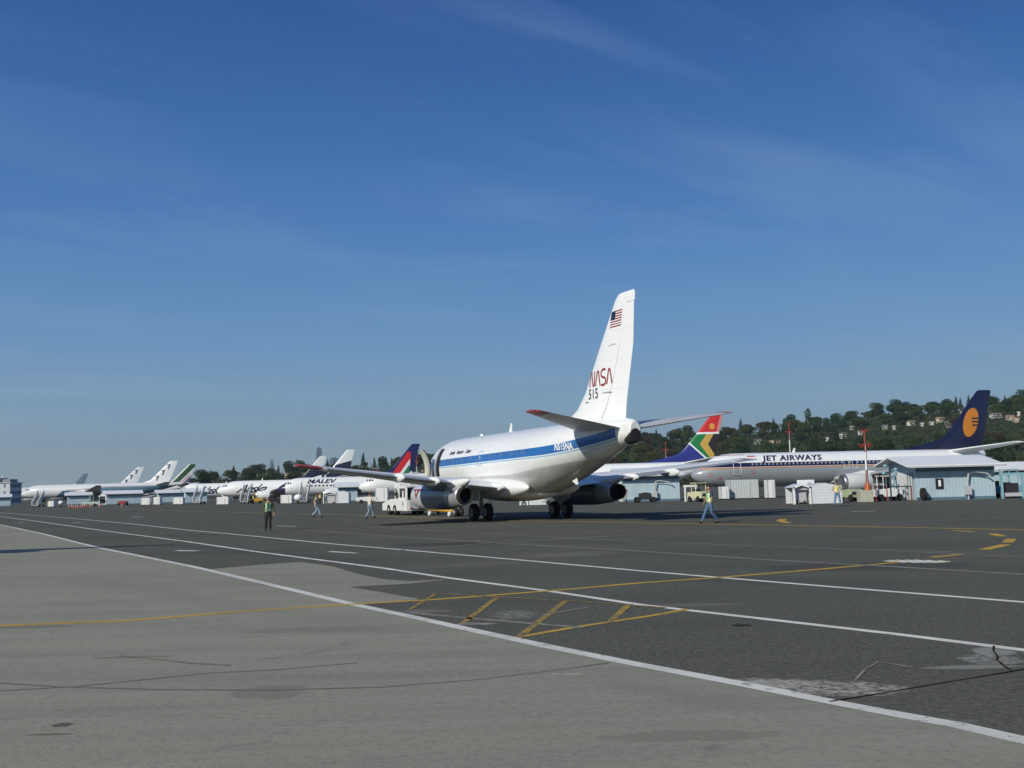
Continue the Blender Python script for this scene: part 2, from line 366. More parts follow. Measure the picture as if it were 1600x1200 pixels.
# ---- the white and blue research jet in the foreground -------------------------------------------------
NX, NY, NA = -5.64, 74.51, -1.141
NL = 27.66
def research_jet():
    root = empty('research_jet', (NX, NY, 0), NA, 'white jet with a blue stripe and red wingtips, being towed in the centre', 'airplane')
    st = st737(NL)
    def zc(x): return (x-5)*.012+3.6+((x-20).max(0).pow(2))*.0125
    seam = lambda x, y, z, n: ((((x/1.27+.2).frac()-.5).abs() > .488)*.42).max((((z/.62+.35).frac()-.5).abs() > .486)*.2)
    streak = lambda x, y, z, n: n(1.6, 7, (2.2, 1, .18), .6).ramp(.56, .72)*(z.op('MULTIPLY', -1)+5.0).ramp(0, 2)*.16
    stripe = lambda x, y, z, n: ((z-zc(x)).abs() < .225)*(x > .9)*(x < 26.75)
    line2 = lambda x, y, z, n: ((z-zc(x)+.31).abs() < .035)*(x > .9)*(x < 26.75)
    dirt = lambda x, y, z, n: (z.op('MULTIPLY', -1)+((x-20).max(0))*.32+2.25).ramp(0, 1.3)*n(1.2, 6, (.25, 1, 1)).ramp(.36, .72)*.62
    soot = lambda x, y, z, n: ((x-16.5).ramp(0, 5))*((z.op('MULTIPLY', -1)+2.7+((x-18).max(0))*.30).ramp(0, 1.2))*n(2.2, 6, (.3, 1, 1)).ramp(.42, .65)*.35
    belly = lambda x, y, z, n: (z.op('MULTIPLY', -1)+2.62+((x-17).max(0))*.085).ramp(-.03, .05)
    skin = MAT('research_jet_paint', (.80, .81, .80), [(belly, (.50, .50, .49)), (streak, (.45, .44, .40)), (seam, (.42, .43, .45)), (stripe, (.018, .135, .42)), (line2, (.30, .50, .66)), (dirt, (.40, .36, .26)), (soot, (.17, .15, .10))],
               rough=.28, nscale=.8, namt=.035, coat=.3, roughvar=.05)
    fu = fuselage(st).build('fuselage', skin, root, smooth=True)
    # cabin windows in the stripe
    wmat = MAT('cabin_window_pane', (.05, .14, .36), rough=.12, spec=.7)
    for k in range(26):
        x = 6.3+k*.508
        if 12.0 < x < 13.1: continue
        z = 3.62+.012*(x-5)
        y = half_width(st, x, z)+.004
        w = MB().prism([(x-.105, z-.11), (x-.13, z), (x-.105, z+.15), (x, z+.175), (x+.105, z+.15), (x+.13, z), (x+.105, z-.11), (x, z-.14)], -y-.008, -y+.03, 'Y')
        w.build('window', wmat, fu)
    # light frames between the windows (polished rings)
    for k in range(26):
        x = 6.3+k*.508+.254
        if k % 3: continue
        z = 3.62+.012*(x-5); y = half_width(st, x, z)
        MB().box((x, -y-.004, z), (.03, .012, .40)).build('window_divider', MAT_LIGHTBLUE, fu)
    # overwing exit: outline
    ex = stroke([(12.3, 3.25), (12.3, 4.12), (12.82, 4.12), (12.82, 3.25), (12.3, 3.25)], .035)
    wrap_mesh(poly_mesh(ex), lambda a, b: Vector((a, -(half_width(st, a, b)+.007), b)), 'emergency_exit', MAT_LIGHTBLUE, fu)
    MB().box((12.56, -half_width(st, 12.56, 3.7)-.006, 3.70), (.12, .014, .3)).build('exit_window', MAT_LIGHTBLUE, fu)
    # entry door opening with its dark inside and pale frame
    dx0, dx1, dz0, dz1 = 5.0, 5.62, 2.75, 4.58
    pan = []
    for i in range(12):
        a = dz0+(dz1-dz0)*i/12; b = dz0+(dz1-dz0)*(i+1)/12
        pan.append([(dx0, a), (dx1, a), (dx1, b), (dx0, b)])
    wrap_mesh(poly_mesh(pan), lambda a, b: Vector((a, -(half_width(st, a, b)+.010), b)), 'doorway', M['black'], fu)
    fr = MB()
    for i in range(12):
        a = dz0-.05+(dz1-dz0+.1)*i/12; b = dz0-.05+(dz1-dz0+.1)*(i+1)/12
        for x in (dx0-.04,):
            ya, yb = half_width(st, x, a), half_width(st, x, b)
            fr.add([(x-.05, -ya-.002, a), (x+.05, -ya-.002, a), (x+.05, -ya-.09, a), (x-.05, -ya-.09, a), (x-.05, -yb-.002, b), (x+.05, -yb-.002, b), (x+.05, -yb-.09, b), (x-.05, -yb-.09, b)],
                   [(0, 1, 2, 3), (4, 5, 6, 7), (0, 1, 5, 4), (1, 2, 6, 5), (2, 3, 7, 6), (3, 0, 4, 7)])
    fr.build('door_frame', M['plain_grey'], fu)
    # the door itself, swung out and forward on its hinge
    cream = MB(); dark = MB(); n = 12
    prof = []
    for i in range(n+1):
        z = 2.62+1.95*i/n; y = -2.32-(1.88-half_width(st, 6, z))*1.1
        prof.append((y, z))
    for (o, th, w0, w1) in ((cream, .0, 4.05, 4.65),):
        for i in range(n):
            (y0, z0), (y1, z1) = prof[i], prof[i+1]
            o.add([(w0, y0, z0), (w1, y0, z0), (w1, y1, z1), (w0, y1, z1), (w0, y0+.16, z0), (w1, y0+.16, z0), (w1, y1+.16, z1), (w0, y1+.16, z1)],
                  [(0, 1, 2, 3), (7, 6, 5, 4), (0, 4, 5, 1), (3, 2, 6, 7), (0, 3, 7, 4), (1, 5, 6, 2)])
    dr = cream.build('entry_door', M['cream'], root, label='open forward entry door with cream lining')
    for i in range(n):
        (y0, z0), (y1, z1) = prof[i], prof[i+1]
        dark.add([(4.07, y0+.165, z0), (4.71, y0+.165, z0), (4.71, y1+.165, z1), (4.07, y1+.165, z1), (4.07, y0+.22, z0), (4.71, y0+.22, z0), (4.71, y1+.22, z1), (4.07, y1+.22, z1)],
                 [(0, 1, 2, 3), (7, 6, 5, 4), (0, 4, 5, 1), (3, 2, 6, 7), (0, 3, 7, 4), (1, 5, 6, 2)])
    dark.build('door_seal', M['dark'], dr)
    MB().tube((4.4, -2.2, 3.7), (4.9, -1.80, 3.7), .05, n=8).build('door_hinge', M['metal'], dr)
    # cockpit windows
    for s in (-1, 1):
        for (a, b, c, d) in ((1.75, 2.35, 3.78, 4.22), (2.4, 2.95, 3.78, 4.28)):
            pts = [[(a, c), (b, c), (b, d), (a+.2, d-.05)]]
            wrap_mesh(poly_mesh(pts), lambda p, q, s=s: Vector((p, s*(half_width(st, p, q)+.012), q)), 'cockpit_window', M['glass'], fu)
    # lettering
    text_on_body(st, root, fu, 'N515NA', 22.15, 3.80-.03, .50, M['letter_white'], 'registration_lettering', offset=.018, sxx=.80, spacing=1.05)
    for word, xw_ in (('Langley', 7.1), ('Research', 8.35), ('Center', 9.85)): text_on_body(st, root, fu, word, xw_, 4.12, .36, M['letter_black'], 'title_word', shear=.25, sxx=.85, offset=.006)
    # wing to body fairing
    fa = MB(); fa.ell((13.9, -1.55, 1.85), (4.9, .62, .62), 20, 18); fa.ell((13.9, 1.55, 1.85), (4.9, .62, .62), 20, 18)
    fa.ell((13.6, 0, 1.55), (4.9, 1.6, .5), 22, 14)
    fa.build('wing_fairing', M['white'], fu, smooth=True)
    # antennas
    MB().prism([(12.9, 5.2), (13.35, 5.2), (13.42, 5.78), (13.25, 5.78)], -.02, .02, 'Y').build('antenna', M['white'], fu)
    MB().ell((8.6, 0, 5.3), (.25, .08, .12)).build('antenna', M['white'], fu)
    MB().prism([(9.5, 1.15), (9.9, 1.15), (10.1, .75), (9.95, .75)], -.02, .02, 'Y').build('antenna', M['white'], fu)
    MB().prism([(21.6, 2.15), (22.1, 2.3), (22.25, 1.98), (22.05, 1.95)], -.02, .02, 'Y', (0, -.3, 0)).build('antenna', M['white'], fu)
    # exhaust of the tail unit
    MB().lathe([(NL-.55, .43), (NL-.1, .40), (NL+.02, .33), (NL+.03, .27), (NL+.025, .01)], 'X', (0, 0, 4.25), 20, .9, 1.0).build('tail_exhaust', M['black'], fu, smooth=True)
    # wings
    def under(x, y, z, n): return (y.abs()*.0)
    ay = lambda y: y.abs()
    wm_ = MAT('wing_skin', (.80, .81, .81), [
        (lambda x, y, z, n: (ay(y) < 5.8)*(ay(y) > 1)*.0+0*1.0 if False else (((ay(y)/1.1).frac()-.5).abs() > .485)*.2, (.3, .3, .31)),
        (lambda x, y, z, n: n(1.3, 6, (1, .3, 1)).ramp(.5, .8)*.3, (.33, .31, .28)),
        (lambda x, y, z, n: ((y < -12.95)*1.0).max((y > 13.55)*.9), (.30, .025, .018))], rough=.36, metal=.05, nscale=1.5, namt=.1)
    secs = [(9.3, 7.6, 1.3, 2.02, .13), (11.62, 5.25, 4.83, 2.35, .115), (17.0, 1.75, 14.0, 3.28, .10), (17.25, 1.45, 14.17, 3.30, .06)]
    for s in (-1, 1):
        w = wing_mb(secs, s, 0, .74).build('wing', wm_, root, smooth=True)
        fl = MB()                                     # trailing edge: flaps and aileron as one row of separate panels
        def sec(y, f0, f1, dz=0):
            for i in range(len(secs)-1):
                if secs[i][2] <= y <= secs[i+1][2]:
                    t = (y-secs[i][2])/(secs[i+1][2]-secs[i][2]); q = [secs[i][k]*(1-t)+secs[i+1][k]*t for k in range(5)]
                    return foil(q[0], q[1], (s*y, q[3]+dz), q[4], f0, f1, inc=.03)
        for nm, y0, y1, f0, mt in (('flap', 1.95, 4.15, .745, M['white']), ('flap', 5.35, 9.6, .745, M['grey_metal']), ('aileron', 9.65, 12.7, .745, M['grey_metal'])):
            MB().rings([sec(y0, f0, 1, -.03), sec((y0+y1)/2, f0, 1, -.03), sec(y1, f0, 1, -.03)]).build(nm, mt, w, smooth=True)
        MB().rings([sec(12.95, .742, 1), sec(13.9, .742, 1), foil(17.25, 1.45, (s*14.17, 3.30), .06, .742, 1, inc=.03)]).build('wingtip_panel', M['red'] if s < 0 else M['grey_metal'], w, smooth=True)
        # flap track fairings
        for y, x0, ln in ((6.3, 15.0, 2.5), (8.6, 16.2, 2.2), (2.45, 14.9, 2.5)):
            zq = 2.05+(y-1.3)*.1
            MB().lathe([(x0, .02), (x0+ln*.15, .14), (x0+ln*.5, .22), (x0+ln*.8, .20), (x0+ln, .06)], 'X', (0, s*y, zq-.22), 14, .75, 1.2).build('flap_fairing', M['white'], w, smooth=True)
    # engines: slim, carried close under the wing
    nac = MAT('nacelle_paint', (.20, .24, .30), [
        (lambda x, y, z, n: (x < 12.25)*1.0, (.74, .75, .76)),
        (lambda x, y, z, n: (x > 15.9)*1.0, (.45, .46, .48)),
        (lambda x, y, z, n: ((z-1.86).abs() < .045)*(x < 16.0)*(x > 12.25), (.02, .04, .14)),
        (lambda x, y, z, n: (x > 15.8)*n(2.5, 5).ramp(.45, .7)*.5, (.16, .13, .12))], rough=.34, metal=.35, nscale=2, namt=.12, roughvar=.08)
    for s in (-1, 1):
        y = s*4.83
        prof = [(10.1, .40), (9.9, .50), (9.93, .55), (10.15, .62), (10.8, .70), (11.6, .74), (13, .75), (15, .72), (16.6, .60), (17.25, .50), (17.3, .44), (16.9, .42)]
        e = MB().lathe(prof, 'X', (0, y, 1.50), 28, 1, 1.08).build('engine', nac, root, smooth=True)
        MB().lathe([(17.0, .41), (17.55, .435), (17.75, .43), (17.75, .39), (17.2, .36), (17.1, .05)], 'X', (0, y, 1.50), 24, 1, 1.05).build('exhaust_nozzle', M['black'], e, smooth=True)
        MB().rings([[(x, y+w*math.sin(2*math.pi*i/14), zc_+h*math.cos(2*math.pi*i/14)) for i in range(14)] for x, w, zc_, h in ((10.6, .05, 2.1, .08), (11.4, .30, 2.12, .25), (13, .42, 2.12, .32), (15, .42, 2.14, .30), (16.6, .38, 2.16, .30), (17.5, .28, 2.24, .24), (18.25, .05, 2.36, .06))]).build('pylon', M['white'], e, smooth=True)
    # badge on the port nacelle: red winged triangle
    bd = [[(10.75, 1.93), (12.2, 1.93), (12.2, 1.84), (10.75, 1.84)], [(11.1, 1.84), (11.95, 1.84), (11.5, 1.36)]]
    def onnac(a, b):
        rr = .70+min(max(a-10.8, 0), 1)*.05+.012; q = (b-1.50)/1.08
        return Vector((a, -4.83-math.sqrt(max(.01, rr*rr-q*q))-.012, b))
    eng = [o for o in bpy.data.objects if o.name.startswith('engine') and o.parent == root]
    port = [o for o in eng if o.data.vertices[0].co.y < 0][0]
    wrap_mesh(poly_mesh(bd), onnac, 'engine_badge', M['worm'], port, .06)
    bd2 = stroke([(11.37, 1.80), (11.63, 1.80), (11.63, 1.68), (11.41, 1.68)], .05)
    wrap_mesh(poly_mesh(bd2), lambda a, b: onnac(a, b)+Vector((0, -.006, 0)), 'badge_mark', M['letter_white'], port, .06)
    # tailplane
    tm = MAT('tailplane_skin', (.60, .61, .62), [
        (lambda x, y, z, n: ((y < -4.72)*1.0).max((y > 5.0)*.8), (.40, .035, .02)),
        (lambda x, y, z, n: n(2, 6, (.5, .5, 1)).ramp(.45, .7)*.35, (.36, .34, .30))], rough=.4, metal=.15, nscale=2, namt=.08)
    ts = [(22.95, 4.15, .55, 4.78, .11), (26.75, 1.5, 5.35, 5.40, .10), (26.95, 1.2, 5.48, 5.41, .05)]
    for s in (-1, 1):
        t = wing_mb(ts, s, 0, .70).build('tailplane', tm, root, smooth=True)
        wing_mb([ts[0], ts[1]], s, .706, 1).build('elevator', tm, t, smooth=True)
    # fin and rudder
    fs = [(20.2, 6.6, 5.15, .075), (21.9, 5.05, 5.9, .085), (22.85, 4.33, 6.7, .095), (24.4, 3.37, 8.75, .095), (26.2, 1.88, 11.05, .09), (26.45, 1.62, 11.25, .06), (26.62, 1.36, 11.33, .03)]
    finm = MAT('fin_paint', (.82, .83, .82), [(lambda x, y, z, n: (((z/1.45+.4).frac()-.5).abs() > .492)*(x-z*.79-18.4).ramp(0, .01)*.35, (.45, .46, .48))], rough=.3, nscale=1, namt=.03, coat=.2)
    f = fin_mb(fs, 0, .665).build('fin', finm, root, smooth=True)
    fin_mb([(20.2, 6.62, 5.12, .075), fs[1], fs[2], fs[3], (25.95, 2.02, 10.78, .09)], .672, 1).build('rudder', finm, root, smooth=True)
    fin_mb([(26.0, 2.03, 10.80, .09), fs[4], fs[5], fs[6]], .66, 1).build('fin_cap', finm, f, smooth=True)
    MB().tube((24.9, -.18, 6.55), (25.8, -.2, 6.53), .03, n=6).build('fin_fairing', M['plain_grey'], f)
    MB().tube((25.6, -.15, 8.85), (26.3, -.14, 8.88), .025, n=6).build('fin_fairing', M['plain_grey'], f)
    MB().tube((26.2, -.12, 9.85), (26.85, -.1, 9.9), .02, n=6).build('fin_fairing', M['plain_grey'], f)
    def onfin(a, b):
        for i in range(len(fs)-1):
            if fs[i][2] <= b <= fs[i+1][2]:
                t = (b-fs[i][2])/(fs[i+1][2]-fs[i][2]); q = [fs[i][k]*(1-t)+fs[i+1][k]*t for k in range(4)]; break
        fr_ = min(max((a-q[0])/q[1], .02), .98); tc_ = q[3]
        th = 5*tc_*q[1]*(.2969*math.sqrt(fr_)-.126*fr_-.3516*fr_*fr_+.2843*fr_**3-.1015*fr_**4)
        return Vector((a, -th-.014, b))
    # curved red agency lettering: strokes N A S A with open As and rounded corners
    def arc(cx, cy, r, a0, a1, n=5): return [(cx+r*math.cos(R(a0+(a1-a0)*i/n)), cy+r*math.sin(R(a0+(a1-a0)*i/n))) for i in range(n+1)]
    H = .78; w = .115; L4 = []
    L4 += stroke([(0, 0), (0, H-.13)] + arc(.09, H-.12, .09, 180, 30) + [(.40, .12)] + arc(.49, .12, .09, 215, 360) + [(.58, H)], w)
    L4 += stroke([(.72, 0), (.90, H-.12)] + arc(.99, H-.13, .09, 160, 20) + [(1.26, 0)], w)
    L4 += stroke([(1.36, .0), (1.68, 0)] + arc(1.70, .19, .17, -80, 80) + [(1.55, .39)] + arc(1.53, .58, .17, 250, 110) + [(1.55, H), (1.86, H)], w)
    L4 += stroke([(1.98, 0), (2.16, H-.12)] + arc(2.25, H-.13, .09, 160, 20) + [(2.52, 0)], w)
    L4 = [[(a*.88, b) for a, b in p] for p in L4]
    wrap_mesh(poly_mesh(L4), lambda a, b: onfin(23.62+a+b*.06, 6.95+b-a*.0), 'agency_lettering', M['worm'], f, .1)
    wrap_mesh(text_mesh('515', .74, offset=.012, spacing=1.1), lambda a, b: onfin(23.5+a*.86, 6.33+b), 'tail_number', M['letter_black'], f, .1)
    wrap_mesh(poly_mesh([[(23.18, 6.22), (23.48, 6.20), (23.48, 6.15), (23.18, 6.17)]]), onfin, 'static_mark', M['letter_black'], f, .1)
    # flag
    x0, z0, fw_, fh = 25.82, 9.72, 1.05, .80
    fl_ = [[(x0+.16*(i/13)*0, z0+fh*i/13), (x0+fw_, z0+fh*i/13), (x0+fw_, z0+fh*(i+1)/13), (x0, z0+fh*(i+1)/13)] for i in range(0, 13, 2)]
    sl_ = lambda a, b: onfin(a+(b-z0)*.22-.04, b)
    wrap_mesh(poly_mesh(fl_), sl_, 'flag_stripes', M['worm'], f, .3)
    wrap_mesh(poly_mesh([[(x0, z0+fh*6/13), (x0+fw_*.42, z0+fh*6/13), (x0+fw_*.42, z0+fh), (x0, z0+fh)]]), lambda a, b: sl_(a, b)+Vector((0, -.006, 0)), 'flag_canton', M['letter_navy'], f, .3)
    # gear
    gear(root, 14.47, -2.62, 2.2, .51, .36, .86, 'main_gear'); gear(root, 14.47, 2.62, 2.2, .51, .36, .86, 'main_gear')
    gear(root, 4.2, 0, 1.6, .31, .20, .42, 'nose_gear')
    for s in (-1, 1):
        MB().box((14.6, s*2.95, 1.55), (.9, .04, .75)).build('gear_door', M['white'], root)
    for s in (-1, 1): MB().box((3.6, s*.42, 1.1), (1.5, .03, .45)).build('gear_door', M['white'], root)
    # gear leg braces and well
    MB().box((14.3, 0, 1.30), (2.2, 3.4, .12)).build('wheel_well', M['dark'], root)
    return root
MAT_LIGHTBLUE = MAT('polished_trim', (.40, .52, .66), rough=.3, metal=.3)
research_jet()

# ------------------------------------------------------------ ground
def sheet(name, pts, z, mat, th=0, label=None, cat=None, group=None, kind=None, parent=None):
    me = bpy.data.meshes.new(name); me.from_pydata([(p[0], p[1], z) for p in pts], [], [tuple(range(len(pts)))])
    bm = bmesh.new(); bm.from_mesh(me); bmesh.ops.triangulate(bm, faces=bm.faces)
    for f in bm.faces:
        if f.normal.z < 0: f.normal_flip()
    bm.to_mesh(me); bm.free()
    o = bpy.data.objects.new(name, me); COL.objects.link(o); me.materials.append(mat); 
    if parent: o.parent = parent
    return tag(o, label, cat, group, kind)
def spot(u, v, rx, ry, ns=2.2, amp=2.4, k=1.0, rot=0, soft=.5, fine=0):
    """a stain or worn area with a ragged outline, part of the pavement itself"""
    p = G(u, v); c_, s_ = math.cos(rot), math.sin(rot)
    def f(x, y, z, n):
        a = (x-p.x)*(c_/rx)+(y-p.y)*(s_/rx); b = (y-p.y)*(c_/ry)-(x-p.x)*(s_/ry)
        m = (1.0-(a.pow(2)+b.pow(2))+(n(ns, 9, None, .72)-.5)*amp).ramp(0, soft)*((a.pow(2)+b.pow(2)) < 4)
        if fine: m = m*n(fine, 6, None, .75).ramp(.42, .58)
        return m*k
    return f
def quad(p0, p1, half, soft, k, ns=.7, amp=1.2):
    """a long worn band between two picture points, half metres wide each side"""
    a, b = G(*p0), G(*p1); d = (b-a); L = d.length; d.normalize()
    def f(x, y, z, n):
        t = (x-a.x)*d.x+(y-a.y)*d.y; w = ((y-a.y)*d.x-(x-a.x)*d.y).abs()
        w = w+(n(ns, 8, None, .7)-.5)*amp
        return (half-w).ramp(0, soft)*(t.ramp(0, 1.5))*((L-t).ramp(0, 1.5))*k
    return f
asphalt = MAT('asphalt', (.106, .110, .086), [
    (lambda x, y, z, n: n(.035, 6).ramp(.40, .66)*.6, (.126, .129, .102)),
    (lambda x, y, z, n: n(.16, 8, (.30, 1.7, 1), .6).ramp(.48, .66)*.55, (.070, .071, .062)),
    (lambda x, y, z, n: n(.55, 8, (1, 1.4, 1), .65).ramp(.52, .72)*.45, (.135, .132, .112)),
    (lambda x, y, z, n: n(13, 3, None, .8).ramp(.50, .58)*.5, (.19, .185, .155)),
    (lambda x, y, z, n: n(15, 3, (1, 1.1, 1), .8).ramp(.52, .60)*.5, (.040, .042, .042)),
    (lambda x, y, z, n: n(1.9, 6, (.3, 1, 1), .7).ramp(.66, .72)*.5, (.045, .045, .042)),
    (quad((780, 871), (985, 862), .9, .12, .85, 1.5, .25), (.165, .162, .125)),
    (quad((600, 889), (860, 876), .65, .15, .5, 1.5, .25), (.155, .153, .125)),
    (quad((1000, 838), (1500, 815), 1.6, 1.0, .35), (.145, .14, .115)), (quad((900, 900), (1500, 915), 1.2, .8, .4), (.075, .076, .068)),
    (quad((250, 850), (600, 880), .8, .6, .5), (.078, .078, .07)), (quad((560, 838), (1000, 858), 1.0, .8, .4), (.145, .142, .118)),
    (spot(1160, 977, .16, .12, 5, 1.5), (.03, .03, .028)), (spot(805, 960, .35, .6, 4, 3.5, .9, fine=9), (.27, .265, .235)), (spot(700, 850, 2.4, 1.2, .8, 2), (.078, .077, .068)), (spot(1350, 885, 2.6, 1.2, .8, 2, .8), (.080, .079, .07)),
    (spot(660, 955, .5, .25, 3, 2.5, .7), (.20, .195, .17)), (spot(740, 975, .35, .12, 4, 1.5, .9), (.33, .325, .29)), (spot(1085, 945, .8, .2, 3, 2.5, .5), (.2, .195, .17)),
    (spot(1245, 1074, 1.05, .42, 3.2, 2.3, 1, -.22, .5, 11), (.42, .41, .35)), (spot(1190, 1068, .5, .3, 3.2, 2.3, .8, -.22, .5, 9), (.42, .41, .35)),
    (spot(1552, 1018, .22, .30, 4.0, 2.4, .8, .0, .4), (.30, .295, .26)), (spot(1549, 1030, .36, .34, 4.0, 2.6, .9, .0, .4, 14), (.34, .335, .295)), (spot(1520, 1042, .55, .12, 4, 1.6, .7), (.30, .295, .26)), (spot(1430, 1130, .5, .2, 4, 2.5, .4), (.22, .215, .19)),
    ], rough=.95, bump=.5, bscale=30, spec=.08)
conc = MAT('concrete', (.305, .295, .220), [
    (lambda x, y, z, n: n(.10, 6, (.5, 1.6, 1)).ramp(.42, .66)*.6, (.235, .228, .182)),
    (lambda x, y, z, n: n(.9, 8, (.16, 1.6, 1), .62, .4).ramp(.46, .66)*.55, (.225, .218, .175)),
    (lambda x, y, z, n: n(1.4, 8, (.14, 1.3, 1), .62, .4).ramp(.50, .70)*.5, (.335, .325, .255)),
    (lambda x, y, z, n: n(.75, 8, (.7, 1, 1), .68, 1.6).ramp(.60, .72)*.6, (.135, .132, .115)),
    (lambda x, y, z, n: n(11, 4, None, .75).ramp(.50, .62)*.35, (.16, .155, .13)),
    (lambda x, y, z, n: n(13, 4, (1, 1.2, 1), .75).ramp(.52, .64)*.35, (.36, .35, .28)),
    (spot(98, 1133, .10, .09, 7, 2.5), (.11, .108, .09)), (spot(75, 1148, .22, .04, 7, 2), (.15, .147, .12)), (spot(420, 1082, .42, .40, 3, 3, .5), (.16, .155, .13)), (spot(205, 1027, .5, .12, 4, 2.5, .6), (.15, .147, .125)),
    (spot(1080, 1150, .7, .2, 3, 3, .5), (.18, .175, .145)), (spot(830, 1140, .25, .2, 4, 2.5, .4), (.30, .24, .17)), (spot(480, 985, 1.2, .3, 2, 3, .4), (.17, .165, .14)), (spot(895, 1053, .12, .04, 9, 2, .8), (.42, .41, .37)), (spot(870, 1053, .06, .03, 9, 2, .8), (.42, .41, .37)),
    (spot(50, 980, .8, .15, 3, 2.5, .5), (.14, .137, .115)), (quad((860, 1050), (1300, 1130), .35, .3, .4), (.19, .185, .15)), (quad((100, 900), (700, 1000), .8, .8, .35), (.21, .205, .165)),
    ], rough=.85, bump=.3, bscale=24, spec=.15)
NG = 40
gm = MB()
big = 16000
gm.add([(-big, -60, 0), (big, -60, 0), (big, big, 0), (-big, big, 0)], [(0, 1, 2, 3)])
gm.build('asphalt_apron', asphalt, kind='structure')
L1 = [(-40, 812), (20, 824), (75, 836), (130, 850), (160, 857), (300, 885), (420, 913), (550, 944), (640, 963), (730, 983), (860, 1011), (1000, 1039), (1150, 1067), (1300, 1097), (1400, 1116), (1500, 1134), (1600, 1157), (1700, 1179)]
L2 = [(-60, 800), (0, 807), (60, 815), (160, 829), (290, 846), (400, 862), (500, 875), (600, 888), (700, 903), (860, 924), (1000, 945), (1200, 968), (1400, 991), (1600, 1016), (1720, 1031)]
L3 = [(-60, 794), (0, 801), (100, 809), (200, 818), (300, 829), (400, 838), (520, 850), (640, 860), (800, 874), (1000, 892), (1130, 903), (1300, 917), (1450, 929), (1600, 941), (1720, 951)]
cpoly = [G(*p) for p in L1] + [G(1900, 1260), G(1900, 2600), G(800, 4000), G(-300, 2600), Vector((-140, -5, 0)), Vector((-400, 60, 0)), Vector((-330, 75, 0))]
sheet('concrete_pavement', cpoly, .002, conc, kind='structure')
patchpts = [(322, 890), (400, 883), (470, 878), (520, 885), (560, 897), (600, 905), (640, 908), (700, 905), (640, 912), (545, 917), (600, 926), (655, 936), (640, 939), (560, 945), (420, 913)]
sheet('concrete_patch', [G(*p) for p in patchpts], .0015, conc, kind='structure')
def worn(name, c, base, lo, hi, lo2=.40, hi2=.62):
    return MAT(name, c, [(lambda x, y, z, n: n(5, 8, (1, 1, 1), .72).ramp(lo, hi)*1.0, base), (lambda x, y, z, n: n(.8, 5).ramp(lo2, hi2)*.25, base)], rough=.9, spec=.1, bump=.2, bscale=60)
wl = worn('white_line_paint', (.80, .78, .70), (.16, .16, .13), .60, .68)
wl1 = worn('white_line_paint_worn', (.72, .71, .64), (.19, .185, .15), .56, .66)
yl = worn('yellow_line_paint', (.56, .36, .06), (.15, .14, .10), .54, .68)
yl2 = worn('faded_yellow_line_paint', (.30, .22, .06), (.115, .11, .09), .40, .60)
gl = worn('grey_seal_line', (.27, .265, .23), (.15, .148, .122), .44, .66)
gl2 = worn('chalky_worn_surface', (.25, .25, .225), (.09, .09, .08), .44, .60)
tar = MAT('tar_seal', (.022, .021, .018), rough=.95, nscale=6, namt=.3, spec=0)
STRIPS = [0]
def gstrip(name, pxs, w, mat, z=.009, jit=0, kind='structure', **k):
    STRIPS[0] += 1; z = .003+(z-.0065)*.2+STRIPS[0]*.00004
    P = [G(*p) if not isinstance(p, Vector) else p for p in pxs]
    vs = []; fs = []; Q = []
    for i in range(len(P)-1):                              # subdivide for a slightly hand-laid edge
        n = max(1, min(30, int((P[i+1]-P[i]).length/1.5))) if jit else 1
        Q += [P[i].lerp(P[i+1], t/n) for t in range(n)]
    Q.append(P[-1])
    for i, p in enumerate(Q):
        a = Q[max(0, i-1)]; b = Q[min(len(Q)-1, i+1)]; d = (b-a).normalized(); n = Vector((-d.y, d.x, 0))
        ww = w*(1+random.uniform(-jit, jit))/2
        vs += [(p.x-n.x*ww, p.y-n.y*ww, z), (p.x+n.x*ww, p.y+n.y*ww, z)]
    fs = [(2*i, 2*i+2, 2*i+3, 2*i+1) for i in range(len(Q)-1)]
    m = MB().add(vs, fs); o = m.build(name, mat, kind=kind)
    if o.data.polygons and o.data.polygons[0].normal.z < 0: o.data.flip_normals()
    return o
gstrip('white_line', L1, .19, wl1, jit=.07)
gstrip('white_line', L2, .17, wl, jit=.05)
gstrip('white_line', L3, .17, wl, jit=.05)
gstrip('yellow_line', [(-80, 983), (0, 978), (200, 970), (400, 954), (540, 945), (680, 937), (800, 928), (900, 920), (1000, 911), (1130, 902), (1300, 888), (1400, 879), (1440, 876)], .19, yl, .013, jit=.08)
gstrip('yellow_line', [(1480, 873), (1600, 868), (1700, 866)], .15, yl2, .013, jit=.08)
gstrip('yellow_line', [(1455, 871), (1505, 866)], .22, yl, .013)
gstrip('yellow_line', [(180, 795), (300, 799), (430, 802), (560, 805), (700, 810), (800, 814), (900, 815), (1000, 817), (1110, 819), (1230, 821), (1400, 824), (1500, 826), (1600, 828), (1720, 831)], .30, yl, .013, jit=.08)
# hatched box
yh = worn('worn_hatch_paint', (.42, .27, .05), (.15, .145, .10), .44, .58)
gstrip('hatch_border', [(655, 928), (700, 928), (800, 934), (890, 939), (960, 944), (1040, 950)], .13, yl2, .013)
gstrip('hatch_border', [(808, 996), (900, 980), (960, 971), (1020, 962), (1075, 952)], .13, yl, .013)
for a, b, w in (((640, 953), (681, 928), .075), ((722, 975), (776, 934), .10), ((812, 995), (884, 939), .11), ((952, 973), (984, 944), .11)):
    gstrip('hatch_stripe', [a, b], w, yh, .017)
